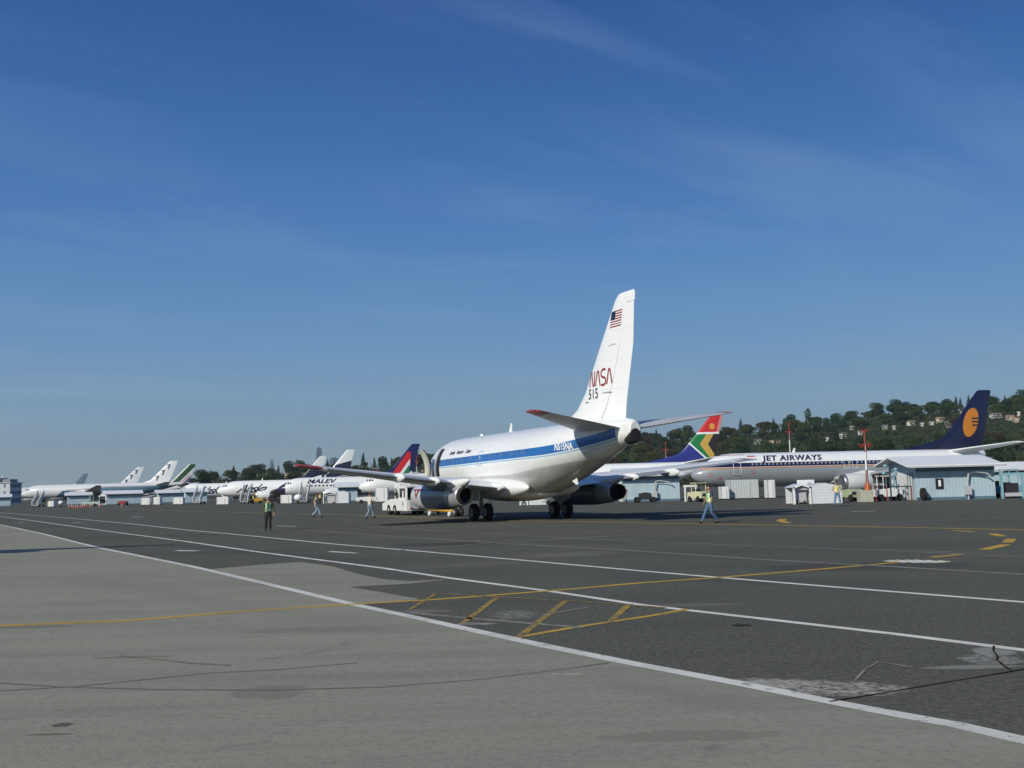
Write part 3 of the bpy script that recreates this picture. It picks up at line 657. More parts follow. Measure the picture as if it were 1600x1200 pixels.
# dashed yellow arc to the right and small curves
for seg in (((1537, 859), (1572, 851)), ((1574, 848), (1580, 842)), ((1550, 834), (1566, 838)), ((1490, 829), (1522, 831))):
    gstrip('yellow_dash', list(seg), .30, yl, .013)
gstrip('yellow_dash', [(1230, 817), (1219, 813.5), (1224, 811)], .4, yl, .013); gstrip('yellow_dash', [(1234, 808.5), (1256, 807)], .2, yl2, .013)
gstrip('yellow_dash', [(1270, 806), (1330, 801), (1400, 794), (1480, 792)], .15, yl2, .013)
# painted chequered bar
for i in range(7):
    u0 = 1384+i*14.5; gstrip('white_dash', [(u0, 877.5-.6*abs(i-3)*0), (u0+8.5, 877.2)], [.35, .8, 1.0, 1.0, 1.0, .8, .4][i], wl, .017)
    gstrip('yellow_dash', [(u0+8.5, 877.5), (u0+14.5, 877.5)], [.3, .6, .8, .8, .8, .6, .3][i], yl, .013)
for i in range(6): gstrip('white_dash', [(1331+i*6, 799), (1334.5+i*6, 799)], .5, wl, .013)
for a, b, w in (((276, 860.5), (309, 861), .30), ((515, 862), (557, 864.5), .24), ((432, 822), (462, 822.5), .35), ((205, 808), (222, 808), .5), ((27, 817), (36, 817), .5), ((114, 817), (126, 817), .45)):
    gstrip('white_dash', [a, b], w, wl, .013, jit=.3)
# grey seal lines and joints
for pts, w in (([(620, 860), (800, 846), (1000, 835), (1200, 825), (1500, 812), (1600, 806)], .16), ([(560, 822), (800, 836), (1000, 846), (1200, 854), (1400, 861), (1600, 871)], .14), ([(480, 829), (800, 850), (980, 860), (1200, 875), (1400, 886), (1600, 898)], .2),
               ([(256, 874), (400, 862)], .06), ([(640, 958), (730, 966), (810, 973), (910, 981)], .14), ([(725, 974), (745, 977)], .2), ([(845, 962), (925, 948)], .08), ([(1350, 853), (1372, 853.5)], .1), ([(1330, 857), (1600, 867)], .12), ([(280, 842), (460, 834), (620, 826)], .08)):
    gstrip('seal_line', pts, w, gl, .009, jit=.2)
gstrip('pavement_joint', [(1296, 1097), (1400, 1080), (1500, 1063), (1585, 1049), (1720, 1026)], .022, tar, .011, jit=.5)
gstrip('pavement_crack', [(1553, 1010), (1552, 1017), (1559, 1027), (1558, 1032), (1566, 1039), (1582, 1050)], .028, tar, .017, jit=.5)
gstrip('chalk_trace', [(1335, 1065), (1352, 1046), (1372, 1035), (1425, 1043)], .04, gl, .009, jit=.5)
# tyre marks on the concrete
tyre = MAT('tyre_mark', (.175, .17, .138), [(lambda x, y, z, n: n(.9, 6, None, .7).ramp(.40, .6), (.225, .22, .178))], rough=.9, spec=.1)
gstrip('tyre_mark', [(-60, 1063), (0, 1068), (100, 1074), (250, 1078), (420, 1079), (600, 1074), (750, 1062), (880, 1046), (950, 1036)], .05, tyre, .0065, jit=.4)
gstrip('tyre_mark', [(-60, 1085), (0, 1080), (120, 1073), (220, 1063), (330, 1052), (430, 1047), (560, 1036)], .04, tyre, .0065, jit=.4)
gstrip('tyre_mark', [(188, 1025), (230, 1029), (300, 1037), (360, 1040)], .05, tyre, .0065, jit=.4)
# expansion joints of the slabs
jm = MAT('slab_joint', (.12, .12, .10), rough=.9)
# ------------------------------------------------------------ generic parked airliner
def airliner(name, pos, L, label, cat='airplane', group=None, kind='737', liv=None, finliv=None, wingy=None, x_wing=None, finx=None, titles=None, engine_mat=None, detail=1, nose_mat=None, body=None):
    X, Y, a = pos
    root = empty(name, (X, Y, 0), a, label, cat, group)
    wide = kind == '777'
    st = st777(L) if wide else st737(L, 11.5)
    k = 1.0
    body = body or MAT(name+'_paint', WHITE, liv, rough=.3, nscale=.6, namt=.04, coat=.35)
    fu = fuselage(st, 40, 1.0).build('fuselage', body, root, smooth=True)
    if wide:
        wx = L*.335; ws = [(wx, 13.0, 2.6, 3.3, .12), (wx+7.5, 8.0, 10.5, 4.6, .11), (wx+19.5, 2.6, 30.0, 7.2, .09), (wx+20.5, 1.4, 31.2, 7.4, .05)]
        ey, ex, er, ez = 9.6, wx+1.2, 1.85, 3.1
        ts = [(L-12.2, 7.2, 1.0, 7.2, .10), (L-3.4, 2.4, 10.6, 8.6, .08)]
        fs = [(L-18, 12.5, 8.3, .07), (L-13.5, 9.2, 9.6, .085), (L-5.2, 4.2, 17.6, .08), (L-4.2, 3.2, 18.5, .04)]
        mg = (L*.50, 5.5); ng = 5.9
    else:
        wx = x_wing or L*.345; ws = [(wx, 7.9, 1.3, 2.0, .13), (wx+2.6, 5.3, 4.83, 2.45, .115), (wx+8.6, 1.9, 15.8, 3.7, .10), (wx+9.0, 1.3, 17.0, 3.85, .05)]
        ey, ex, er, ez = 4.83, wx-.6, .92, 1.55
        ts = [(L-5.6, 4.4, .55, 5.0, .10), (L-.9, 1.55, 7.0, 5.8, .09)]
        fs = [(L-11.6, 11.0, 5.15, .03), (L-8.8, 8.5, 5.75, .055), (L-5.7, 5.75, 6.5, .075), (L-4.5, 4.85, 7.6, .085), (L-.55, 2.0, 12.3, .08), (L-.2, 1.6, 12.5, .04)]
        mg = (wx+6.6, 2.86); ng = 4.0
    wm2 = M['grey_metal']
    for s in (-1, 1):
        w = wing_mb(ws, s).build('wing', wm2, root, smooth=True)
        fr_ = MB() 
        for t_ in (.3, .55):
            i = 1; q = [ws[1][j]*(1-t_)+ws[2][j]*t_ for j in range(5)]
            MB().lathe([(q[0]+q[1]*.55, .02), (q[0]+q[1]*.8, .24*k), (q[0]+q[1]*1.08, .05)], 'X', (0, s*q[2], q[3]-.28), 10, .8, 1.2).build('flap_fairing', M['white'], w, smooth=True)
        wing_mb(ts, s).build('tailplane', M['white'], root, smooth=True)
        pr = [(ex+.15, er*.80), (ex, er*.88), (ex+.05, er*.95), (ex+.4, er*1.06), (ex+1.4*er, er*1.16), (ex+2.8*er, er*1.10), (ex+3.7*er, er*.86), (ex+3.75*er, er*.7), (ex+3.6*er, er*.6)]
        e = MB().lathe(pr, 'X', (0, s*ey, ez), 26).build('engine', engine_mat or M['white'], root, smooth=True)
        MB().lathe([(ex-.03, er*.86), (ex-.06, er*.93), (ex+.0, er*.985), (ex+.28, er*1.04), (ex+.3, er*1.0)], 'X', (0, s*ey, ez), 26).build('intake_lip', M['metal'], e, smooth=True)
        MB().lathe([(ex+.35, .02), (ex+.55, er*.3), (ex+.6, er*.79), (ex+.75, er*.79)], 'X', (0, s*ey, ez), 26).build('intake_fan', M['dark'], e, smooth=True)
        MB().lathe([(ex+3.5*er, er*.55), (ex+4.3*er, er*.42), (ex+4.35*er, er*.3), (ex+5.0*er, er*.06)], 'X', (0, s*ey, ez), 20).build('exhaust_nozzle', M['metal'], e, smooth=True)
        py = [(ex+.7, ez+er*1.0), (ex+3*er, ez+er*1.45), (ex+6.0*er, ez+er*1.2), (ex+5.0*er, ez+er*.7), (ex+3*er, ez+er*.7)]
        MB().prism(py, -.16*er, .16*er, 'Y', (0, s*ey, 0)).build('pylon', M['white'], e)
    fin_mb(fs).build('fin', finliv or body, root, smooth=True)
    g = 1.0 if not wide else 1.5
    gear(root, mg[0], -mg[1], 2.0*g, .55 if not wide else .67, .4, .86 if not wide else 1.4, 'main_gear', bogie=0 if not wide else 1.4)
    gear(root, mg[0], mg[1], 2.0*g, .55 if not wide else .67, .4, .86 if not wide else 1.4, 'main_gear', bogie=0 if not wide else 1.4)
    gear(root, ng, 0, 1.7*g, .34 if not wide else .5, .2, .42, 'nose_gear')
    fa = MB(); fa.ell((mg[0]-1.5, 0, (1.75 if not wide else 3.0)), (6.2*g, 2.1*g, .85*g), 22, 16); fa.build('wing_fairing', M['plain_grey'] if not wide else M['white'], fu, smooth=True)
    # cockpit windows, both sides
    zw = (3.86, 4.32) if not wide else (6.1, 6.75)
    xw = ((1.45, 2.0), (2.05, 2.55), (2.6, 3.0)) if not wide else ((2.5, 3.3), (3.4, 4.1), (4.2, 4.7))
    for s in (-1, 1):
        for i, (p, q) in enumerate(xw):
            pts = [[(p, zw[0]), (q, zw[0]), (q, zw[1]-(.05 if i == 2 else 0)), (p+.22, zw[1]-.1)]]
            wrap_mesh(poly_mesh(pts), lambda a_, b_, s=s: Vector((a_, s*(half_width(st, a_, b_)+.015), b_)), 'cockpit_window', M['glass'], fu, .15)
    MB().prism([(L*.33, zw[1]+.6 if not wide else 8.4), (L*.33+.5, zw[1]+.6 if not wide else 8.4), (L*.33+.6, 5.75 if not wide else 9.2), (L*.33+.42, 5.75 if not wide else 9.2)], -.025, .025, 'Y').build('antenna', M['white'], fu)
    return root, fu, st, fs
def fin_surface(fs):
    def f(a, b, eps=.02):
        q = fs[0]
        for i in range(len(fs)-1):
            if fs[i][2] <= b <= fs[i+1][2]:
                t = (b-fs[i][2])/(fs[i+1][2]-fs[i][2]); q = [fs[i][k]*(1-t)+fs[i+1][k]*t for k in range(4)]; break
        fr_ = min(max((a-q[0])/q[1], .01), .99)
        th = 5*q[3]*q[1]*(.2969*math.sqrt(fr_)-.126*fr_-.3516*fr_*fr_+.2843*fr_**3-.1015*fr_**4)
        return Vector((a, -th-eps, b))
    return f
def part_of(root, name): return [o for o in bpy.data.objects if o.parent == root and o.name.split('.')[0] == name][0]

# --- white, navy and orange airliner on the right
J = (20.64, 120.26, .176); JL = 38.0
grime = lambda x, y, z, n: (z.op('MULTIPLY', -1)+3.2).ramp(0, 1.6)*n(.8, 5, (.3, 1, 1)).ramp(.4, .7)*.3
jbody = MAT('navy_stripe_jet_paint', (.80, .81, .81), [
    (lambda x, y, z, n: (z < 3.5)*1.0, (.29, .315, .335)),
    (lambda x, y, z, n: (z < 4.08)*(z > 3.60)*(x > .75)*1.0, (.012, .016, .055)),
    (lambda x, y, z, n: (z < 3.56)*(z > 3.43)*(x > .9)*1.0, (.50, .17, .03)),
    (lambda x, y, z, n: ((z-4.98-(x-3)*.02).abs() < .03)*(x > 1.9)*(x < 6.3), (.28, .03, .02)),
    (grime, (.16, .15, .14))], rough=.26, coat=.4, nscale=.5, namt=.04)
jfin = MAT('navy_tail_paint', (.010, .012, .045), [
    (lambda x, y, z, n: ((((x-(36.35+(z-8.5)*.26))/1.02).pow(2)+((z-8.5)/1.78).pow(2)) < 1)*1.0, (.55, .19, .012)),
    (lambda x, y, z, n: (x > 36.5)*((((z-8.15)/.42).frac()-.5).abs() > .27)*(z > 7.9)*(z < 9.25)*(x < 37.5), (.012, .012, .03)),
    ], rough=.3, coat=.3)
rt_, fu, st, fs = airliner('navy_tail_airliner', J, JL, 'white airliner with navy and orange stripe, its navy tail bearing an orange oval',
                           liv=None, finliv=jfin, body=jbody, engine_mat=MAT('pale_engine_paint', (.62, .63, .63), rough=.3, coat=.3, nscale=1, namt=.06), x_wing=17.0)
text_on_body(st, rt_, fu, 'JET AIRWAYS', 8.35, 4.28, .86, M['letter_navy'], 'title_lettering', shear=.22, sxx=1.30, offset=.035, spacing=1.12, step=.15)
for nm, c, z0 in (('flag_band', M['red'], 4.78), ('flag_band', M['letter_black'], 4.40)):
    wrap_mesh(poly_mesh([[(6.5, z0), (7.5, z0), (7.55, z0+.13), (6.55, z0+.13)]]), lambda a, b: Vector((a, -(half_width(st, a, b)+.015), b)), nm, c, fu)
jw = MAT('airliner_window_pane', (.30, .33, .36), rough=.15)
for i in range(46):
    x = 6.9+i*.508
    if 18.1 < x < 19.7 and i % 2: continue
    y = half_width(st, x, 3.85)
    MB().prism([(x-.09, 3.68), (x+.09, 3.68), (x+.11, 3.85), (x+.09, 4.02), (x-.09, 4.02), (x-.11, 3.85)], -y-.012, -y+.02, 'Y').build('window', jw, fu)
tr = MAT('door_outline', (.70, .72, .74), rough=.35)
outl = lambda a, b: Vector((a, -(half_width(st, a, b)+.018), b))
for x0, x1, z0, z1, w in ((4.55, 5.42, 2.72, 4.62, .06), (18.35, 18.95, 3.2, 4.2, .05), (19.4, 20.0, 3.2, 4.2, .05), (34.2, 34.9, 2.9, 4.6, .05)):
    wrap_mesh(poly_mesh(stroke([(x0, z0), (x0, z1), (x1, z1), (x1, z0), (x0, z0)], w)), outl, 'door_outline', tr, fu, .15)
wrap_mesh(poly_mesh(stroke([(4.5, 2.68), (5.5, 2.68)], .07)), outl, 'door_sill', M['letter_black'], fu, .15)
wrap_mesh(poly_mesh([[(4.95, 3.9), (5.08, 3.9), (5.08, 4.1), (4.95, 4.1)]]), lambda a, b: Vector((a, -(half_width(st, a, b)+.02), b)), 'door_window', M['letter_black'], fu, .15)
for (cx_, cz_, r_) in ((3.0, 2.35, .16), (1.9, 2.75, .20), (6.9, 3.0, .18)):
    ring = [(cx_+r_*math.cos(t*math.pi/8), cz_+r_*math.sin(t*math.pi/8)) for t in range(17)]
    wrap_mesh(poly_mesh(stroke(ring, .05)), outl, 'service_mark', M['red'], fu, .15)
MB().prism([(31.0, 5.2), (31.3, 5.2), (31.35, 5.5), (31.2, 5.5)], -.02, .02, 'Y').build('antenna', M['white'], fu)

# --- tail in red, green, gold and blue behind the tail of the research jet
Sx = (-6.24, 164.1, -.049)
sfin = MAT('rainbow_tail_paint', (.022, .03, .20), [
    (lambda x, y, z, n: (z > (x-34.0)*-.95+8.05-.0)*(z > 5.0)*1.0, (.70, .72, .72)),
    (lambda x, y, z, n: (z > (x-34.0)*-.95+8.40)*1.0, (.012, .17, .05)),
    (lambda x, y, z, n: (x > 35.7+((z-7.95).abs())*.72)*(z < 9.62), (.52, .33, .07)),
    (lambda x, y, z, n: (x > 37.0+((z-7.95).abs())*.60)*(z < 9.6), (.02, .018, .02)),
    (lambda x, y, z, n: (z > 9.55)*1.0, (.74, .74, .74)),
    (lambda x, y, z, n: (z > 9.85)*1.0, (.52, .025, .02)),
    (lambda x, y, z, n: ((((x-37.75)/.42).pow(2)+((z-10.75)/.48).pow(2)) < 1)*1.0, (.62, .30, .04)),
    (lambda x, y, z, n: (x > 39.0+(z-12)*.3)*(z > 9.85)*.5, (.65, .35, .35)),
    ], rough=.3, coat=.2)
airliner('rainbow_tail_airliner', Sx, 38.0, 'white airliner whose tail is painted red, green, gold and blue', finliv=sfin, x_wing=13.5)
# --- plain white nose left of the tug
airliner('plain_white_airliner', (-31.6, 208.5, .152), 31.0, 'plain white airliner with no markings, its nose above the white tow tractor', body=MAT('plain_white_paint', (.78, .79, .78), rough=.3, nscale=.6, namt=.05, coat=.3))
# --- airliner with dark blue nose, navy tail with red white green bands
Mp = (-53.0, 230.4, .208)
mbody = MAT('dark_nose_jet_paint', WHITE, [(lambda x, y, z, n: (x < 1.7)*1.0, (.02, .015, .06)), (grime, (.4, .38, .36))], rough=.28, coat=.35, nscale=.5, namt=.03)
mfin = MAT('striped_tail_paint', (.014, .018, .085), [
    (lambda x, y, z, n: ((x-(z-5.3)*.72) > 25.3)*((x-(z-5.3)*.72) < 27.9)*(z < 10.7-(x-28)*.0)*(x < 29.9), (.55, .02, .02)),
    (lambda x, y, z, n: ((x-(z-5.3)*.72) > 27.0)*((x-(z-5.3)*.72) < 28.2)*(x < 29.7), (.74, .75, .74)),
    (lambda x, y, z, n: ((x-(z-5.3)*.72) > 27.8)*(x < 29.6), (.01, .19, .06)),
    ], rough=.3, coat=.2)
r2, fu2, st2, _ = airliner('striped_tail_airliner', Mp, 31.2-.6, 'white airliner with dark blue nose cone and navy tail banded red, white and green', finliv=mfin, body=mbody)
text_on_body(st2, r2, fu2, 'MALEV', 6.4, 3.95, 1.25, M['letter_navy'], 'title_lettering', shear=.35, sxx=1.6, offset=.04, spacing=1.0, step=.2, eps=.03)
for i in range(9):
    x = 6.6+i*.85; y = half_width(st2, x, 3.4)
    MB().box((x, -y-.02, 3.38), (.42, .03, .32)).build('window', M['letter_navy'], fu2)
# --- two white airliners with dark script titles, left of it
def script_jet(pos, L, label, xt):
    fm = MAT('white_tail_dark_base', (.62, .65, .66), [(lambda x, y, z, n: (z < 8.9+((x-(L-2.5))*.25))*(x > L-6.8)*1.0, (.012, .016, .04)),], rough=.3, coat=.2)
    bd_ = MAT('script_jet_paint', WHITE, [(grime, (.4, .38, .36))], rough=.28, coat=.35)
    r, f, s_, _ = airliner('script_title_airliner', pos, L, label, finliv=fm, body=bd_, group='white airliners with dark script titles')
    text_on_body(s_, r, f, 'Alaska', xt, 2.3, 2.9, M['letter_navy'], 'title_lettering', shear=.75, sxx=1.15, offset=.03, spacing=.8, step=.3, eps=.04)
script_jet((-74.9, 259.2, .048), 33.0, 'white airliner with dark script title, nose just left of the dark-nosed one', 5.2)
script_jet((-97.8, 297.7, .113), 41.4, 'leftmost of the two white airliners with dark script titles', 6.0)
# --- very long white jets far left with blue sevens on their tails
def seven_polys(x, z, h):
    return [[(x, z+h), (x+h*.72, z+h*1.0), (x+h*.70, z+h*.78), (x+h*.36, z), (x+h*.12, z), (x+h*.42, z+h*.78), (x, z+h*.78)]]
lbody = MAT('long_jet_paint', (.66, .68, .70), [
    (lambda x, y, z, n: (z < 5.6+(x-26).max(0).min(14)*.09)*(x > 17+(z-3)*1.2)*1.0, (.055, .13, .19)),
    (lambda x, y, z, n: ((z-(5.9+(x-26).max(0).min(14)*.09)).abs() < .1)*(x > 22), (.30, .08, .10)),
    ], rough=.3, coat=.3)
for pos, lab in (((-232.1, 484.5, .067), 'nearer of the two long white jets with dark blue sevens on the tail'), ((-278.8, 563.9, .197), 'farther long white jet with sevens on its tail, half hidden by its twin')):
    r, f, s_, fs_ = airliner('long_white_jet', pos, 73.0, lab, kind='777', body=lbody, finliv=MAT('sevens_tail_paint', (.70, .72, .74), rough=.35), engine_mat=M['plain_grey'], group='long white jets with sevens on their tails')
    fn = fin_surface(fs_); fo = part_of(r, 'fin')
    for (x, z) in ((61.9, 9.3), (64.6, 11.9), (67.2, 14.6)):
        wrap_mesh(poly_mesh(seven_polys(x, z, 2.3)), lambda a, b: fn(a, b, .06), 'tail_numeral', M['letter_navy'], fo, .4)
gq = lambda x, z: x-(z-9.6)*1.04
gfin = MAT('green_tail_paint', (.55, .56, .55), [(lambda x, y, z, n: (gq(x, z) < 53.0)*1.0, (.014, .050, .022)), (lambda x, y, z, n: (gq(x, z) < 49.2)*1.0, (.5, .55, .45)),
    (lambda x, y, z, n: (gq(x, z) > 55.6)*1.0, (.10, .07, .16)), (lambda x, y, z, n: (gq(x, z) > 54.0)*(gq(x, z) < 54.9)*(z < 13), (.40, .2, .22))], rough=.35)
gr_, _, _, _ = airliner('green_tail_airliner', (-261.0, 618, .06), 62.0, 'white airliner with dark green tail fin, right of the sevens jets', kind='777', finliv=gfin)
gr_.scale = (1.12, 1.12, 1.12)
airliner('distant_grey_airliner', (-347.0, 690, .1), 60.0, 'airliner with small grey-blue tail fin far off at left, behind the long jets', kind='777', finliv=MAT('grey_blue_tail', (.10, .16, .22), rough=.5))

# ------------------------------------------------------------ huts with gable roofs
def vstripe(per, w=.06, a=.35, ax='x'):
    return lambda x, y, z, n: ((((x if ax == 'x' else y)/per).frac()-.5).abs() > .5-w)*a
hut_wall = MAT('pale_blue_corrugated_wall', (.41, .53, .59), [
    (lambda x, y, z, n: ((((x+y)/.30).frac()-.5).abs() > .40)*.32, (.20, .29, .34)),
    (lambda x, y, z, n: n(1.2, 6, (1, 1, .2)).ramp(.5, .8)*.4, (.24, .33, .34))], rough=.55, nscale=.8, namt=.08)
hut_roof = MAT('white_hut_roof', (.78, .80, .80), [(lambda x, y, z, n: n(1.0, 6, (.3, 1, 1)).ramp(.55, .8)*.4, (.5, .52, .52))], rough=.5)
hut_dark = MAT('slate_blue_fascia', (.10, .17, .22), rough=.5)
def hut(x, y, L, W, label, wall=3.0, ridge=3.75, oh=1.0, rz=0, group='pale blue huts along the flight line', detail=True):
    """x,y = near left corner; long axis along X"""
    r = empty('hut', (x, y, 0), rz, label, 'hut', group)
    t = .06
    w = MB().prism([(0, .02), (W, .02), (W, wall), (W/2, ridge-.08), (0, wall)], 0, L, 'X'); wo_ = w.build('wall', hut_wall, r)
    sl_ = (ridge-wall)/(W/2)
    rf = MB().prism([(-oh, wall-sl_*oh+.03), (W/2, ridge+.02), (W+oh*.5, wall-sl_*oh*.5+.03), (W+oh*.5, wall-sl_*oh*.5+.15), (W/2, ridge+.16), (-oh, wall-sl_*oh+.15)], -oh, L+.35, 'X')
    rf.build('roof', hut_roof, r)
    MB().box((L/2-.2, -oh-.03, wall-sl_*oh+.02), (L+oh+.3, .05, .14)).build('gutter', M['plain_grey'], r)
    MB().box((L/2, -.03, .12), (L, .06, .24)).build('base_strip', hut_dark, r)
    if detail:
        MB().box((L*.5, -.05, wall-.35), (L-.02, .08, .5)).build('fascia_panel', hut_dark, r)
        MB().box((-.03, W*.5, 1.15), (.05, 2.2, 2.3)).build('door', M['white_gse'], r)
        MB().box((L+.03, W*.5, 1.15), (.05, 1.0, 2.1)).build('door', M['white_gse'], r)
    return r
def wall_unit(h, x, z=0, rz_=0):
    """hose reel and swinging arm on a hut's long wall"""
    m = MB(); m.tube((x, -.35, 0), (x, -.35, 1.5), .07, n=8); m.box((x, -.35, .75), (.45, .4, .7)); m.tube((x, -.35, 1.5), (x+.1, -.4, 2.15), .07, n=8)
    m.tube((x+.1, -.4, 2.15), (x+.55, -.55, 2.25), .05, n=8); m.tube((x+.55, -.55, 2.25), (x+1.5, -.6, 2.1), .05, n=8); m.tube((x+1.5, -.6, 2.1), (x+1.8, -.6, 1.85), .07, n=8)
    return m.build('hose_arm', M['plain_grey'], h)
bigx, bigy = XG(1433, 85.0).x, 85.0
H1 = hut(bigx, bigy, 6.5, 6.0, 'big pale blue hut with white gable roof in front of the orange oval tail', wall=2.95, ridge=3.55, oh=1.15)
wall_unit(H1, 4.1)
MB().box((1.9, -.06, 1.35), (.62, .08, .85)).build('wall_sign', M['letter_black'], H1)
MB().box((1.9, -.11, 1.38), (.2, .03, .5)).build('sign_panel', M['letter_white'], H1)
MB().lathe([(-.12, .25), (-.12, .52), (.12, .52), (.12, .25)], 'X', (.35, -.5, .52), 20).build('spare_wheel', M['black'], H1, smooth=True)
for k in range(3): MB().tube((-.12, .6+k*.55, .05), (-.12, .6+k*.55, 2.1), .07, n=8).tube((-.12, .6+k*.55, 2.1), (.05, .6+k*.55, 2.35), .07, n=8).build('wall_pipe', M['plain_grey'], H1, smooth=True)
hp = XG(975, 114)
H2 = hut(hp.x, hp.y, 6.2, 6.0, 'pale blue hut under the right wing of the research jet', wall=3.0, ridge=3.6, oh=1.0); wall_unit(H2, 3.4)
for (u, Y, L, lab, W) in ((529, 192, 3.5, 'pale blue hut between the dark-nosed airliner and the plain white one', 5), (165, 262, 8.6, 'wide pale blue hut in front of the long white jets', 5), (105, 300, 6.4, 'pale blue hut partly hidden by a green-white service truck, far left', 5),
                       (247, 285, 7.0, 'pale blue hut just left of the leftmost script-titled airliner', 5), (-22, 300, 6.4, 'hut at the left edge of the photo, cut off by it', 5), (290, 250, 5, 'hut behind the steps at the leftmost script-titled nose', 4)):
    p = XG(u, Y); hut(p.x, p.y, L, W, lab, wall=2.9, ridge=3.5, oh=.8, rz=.40 if u < 500 else .22)
p = XG(1556, 118); hut(p.x, p.y, 9, 6, 'white-roofed hut at the right edge behind the service frames', wall=2.6, ridge=3.3, oh=.6)
# grey corrugated container under the navy-tailed airliner
cw = MAT('grey_corrugated_metal', (.50, .54, .54), [(lambda x, y, z, n: (((x/.28).frac()-.5).abs() > .34)*.5, (.26, .29, .30))], rough=.5, nscale=1, namt=.08)
def container(u0, u1, Y, h, label, d=2.4, name='container', mat=None):
    a, b = XG(u0, Y), XG(u1, Y); w = b.x-a.x
    r = empty(name, ((a.x+b.x)/2, Y, 0), 0, label, name.replace('_', ' '), None)
    MB().box((0, d/2, h/2+.12), (w, d, h), 0).build('body', mat or cw, r, bevel=.03)
    for s in (-1, 1):
        MB().box((s*(w/2-.06), -.03, h/2+.12), (.1, .05, h)).build('corner_post', M['plain_grey'], r)
        MB().box((s*(w/2-.3), d/2, .06), (.3, d*.9, .12)).build('skid', M['dark'], r)
    MB().box((w*.2, -.03, h*.55), (.05, .04, h*.8)).build('door_bar', M['plain_grey'], r)
    return r
container(1141, 1186, 112, 2.0, 'long grey corrugated container under the navy-tailed airliner')
container(1199, 1212, 110, 1.9, 'narrow pale grey locker right of the corrugated container', 1.2, 'locker', M['white_gse'])
container(1126, 1140, 111, 1.3, 'small white cabinet beside the nose wheel of the navy-tailed airliner', 1.0, 'cabinet', M['white_gse'])
for u0, u1, Y, h, lab in ((338, 357, 190, 1.35, 'white equipment box below the nose of the right script-titled airliner'), (438, 456, 180, 1.45, 'white equipment box left of the dark-nosed airliner steps'), (220, 234, 225, 1.5, 'pale box with pink edge between two far huts'),
                        (239, 250, 225, 1.6, 'cream box right of the pale pink-edged box'), (270, 286, 222, 1.4, 'grey-white box under the leftmost script-titled nose'), (74, 84, 240, 1.3, 'small pale box left of the orange cones'), (586, 606, 170, 2.2, 'pale grey box behind the man walking by the tow tractor')):
    container(u0, u1, Y, h, lab, 1.5, 'equipment_box', M['white_gse'])
# ------------------------------------------------------------ white rigid canopies
def canopy(u0, u1, u2, Y, h, label, dz=2.4):
    a, b, c = XG(u0, Y), XG(u1, Y), XG(u2, Y+.8); w = b.x-a.x; L = max(2.0, c.x-b.x)
    r = empty('shelter', (a.x, Y, 0), 0, label, 'shelter', 'white ribbed storage shelters')
    # open front frame, roof pitched front to side: front opening w wide, body runs to the right
    fr = MB()
    for x in (0, w-.12): fr.box((x+.06, 0, h*.44), (.13, .16, h*.88))
    fr.prism([(0, h*.84), (w/2, h), (w, h*.84), (w, h*.76), (w/2, h*.92), (0, h*.76)], -.08, .08, 'Y')
    fr.build('front_frame', M['white'], r)
    rib = MAT('ribbed_white_panel', (.66, .68, .70), [(lambda x, y, z, n: (((z/.22).frac()-.5).abs() > .42)*.4, (.40, .42, .45))], rough=.45, nscale=1.5, namt=.06)
    MB().prism([(w+.02, .02), (w+L, .02), (w+L, h*.86), (w+L*.45, h*1.02), (w+.02, h*.86)], .05, dz, 'Y').build('side_panel', rib, r)
    MB().prism([(.13, h*.77), (w/2, h*.93), (w-.13, h*.77), (w-.13, h*.70), (.13, h*.70)], .2, .26, 'Y').build('inner_gable', M['plain_grey'], r)
    MB().prism([(0, h*.85), (w/2, h*1.0), (w, h*.85), (w, h*.82), (w/2, h*.96), (0, h*.82)], .08, dz, 'Y').build('roof', M['white'], r)
    MB().box((w/2, dz-.05, h*.42), (w-.05, .06, h*.8)).build('back_panel', rib, r)
    MB().box((w/2, .9, h*.38), (w*.66, .8, h*.56)).build('stored_cart', M['plain_grey'], r)
    for q in (.3, .7): MB().lathe([(-.05, .02), (-.05, .14), (.05, .14), (.05, .02)], 'X', (w*q, .46, .15), 12).build('castor', M['black'], r)
    return r
canopy(1240, 1268, 1312, 82, 1.62, 'white ribbed shelter left of the man in yellow vest at right')
canopy(812, 825, 848, 108, 1.7, 'white shelter seen under the belly of the research jet')
canopy(505, 526, 529, 172, 2.0, 'white shelter frame under the dark-nosed airliner')
# sign board lying on the right shelter
sb = XG(1247, 83.4); r = empty('cowling_stand', (XG(1247, 85.3).x, 85.3, 0), 0, 'white panel with round emblem standing behind the ribbed shelter', 'stand')
MB().box((.72, 0, 1.55), (1.45, .08, .75)).build('panel', M['white'], r, bevel=.05); MB().lathe([(-.06, .18), (-.05, .24), (.02, .24)], 'Y', (1.0, -.02, 1.5), 20).build('round_emblem', M['plain_grey'], r)
MB().tube((.2, 0, 0), (.2, 0, 1.2), .04).tube((1.2, 0, 0), (1.2, 0, 1.2), .04).build('legs', M['gear'], r)
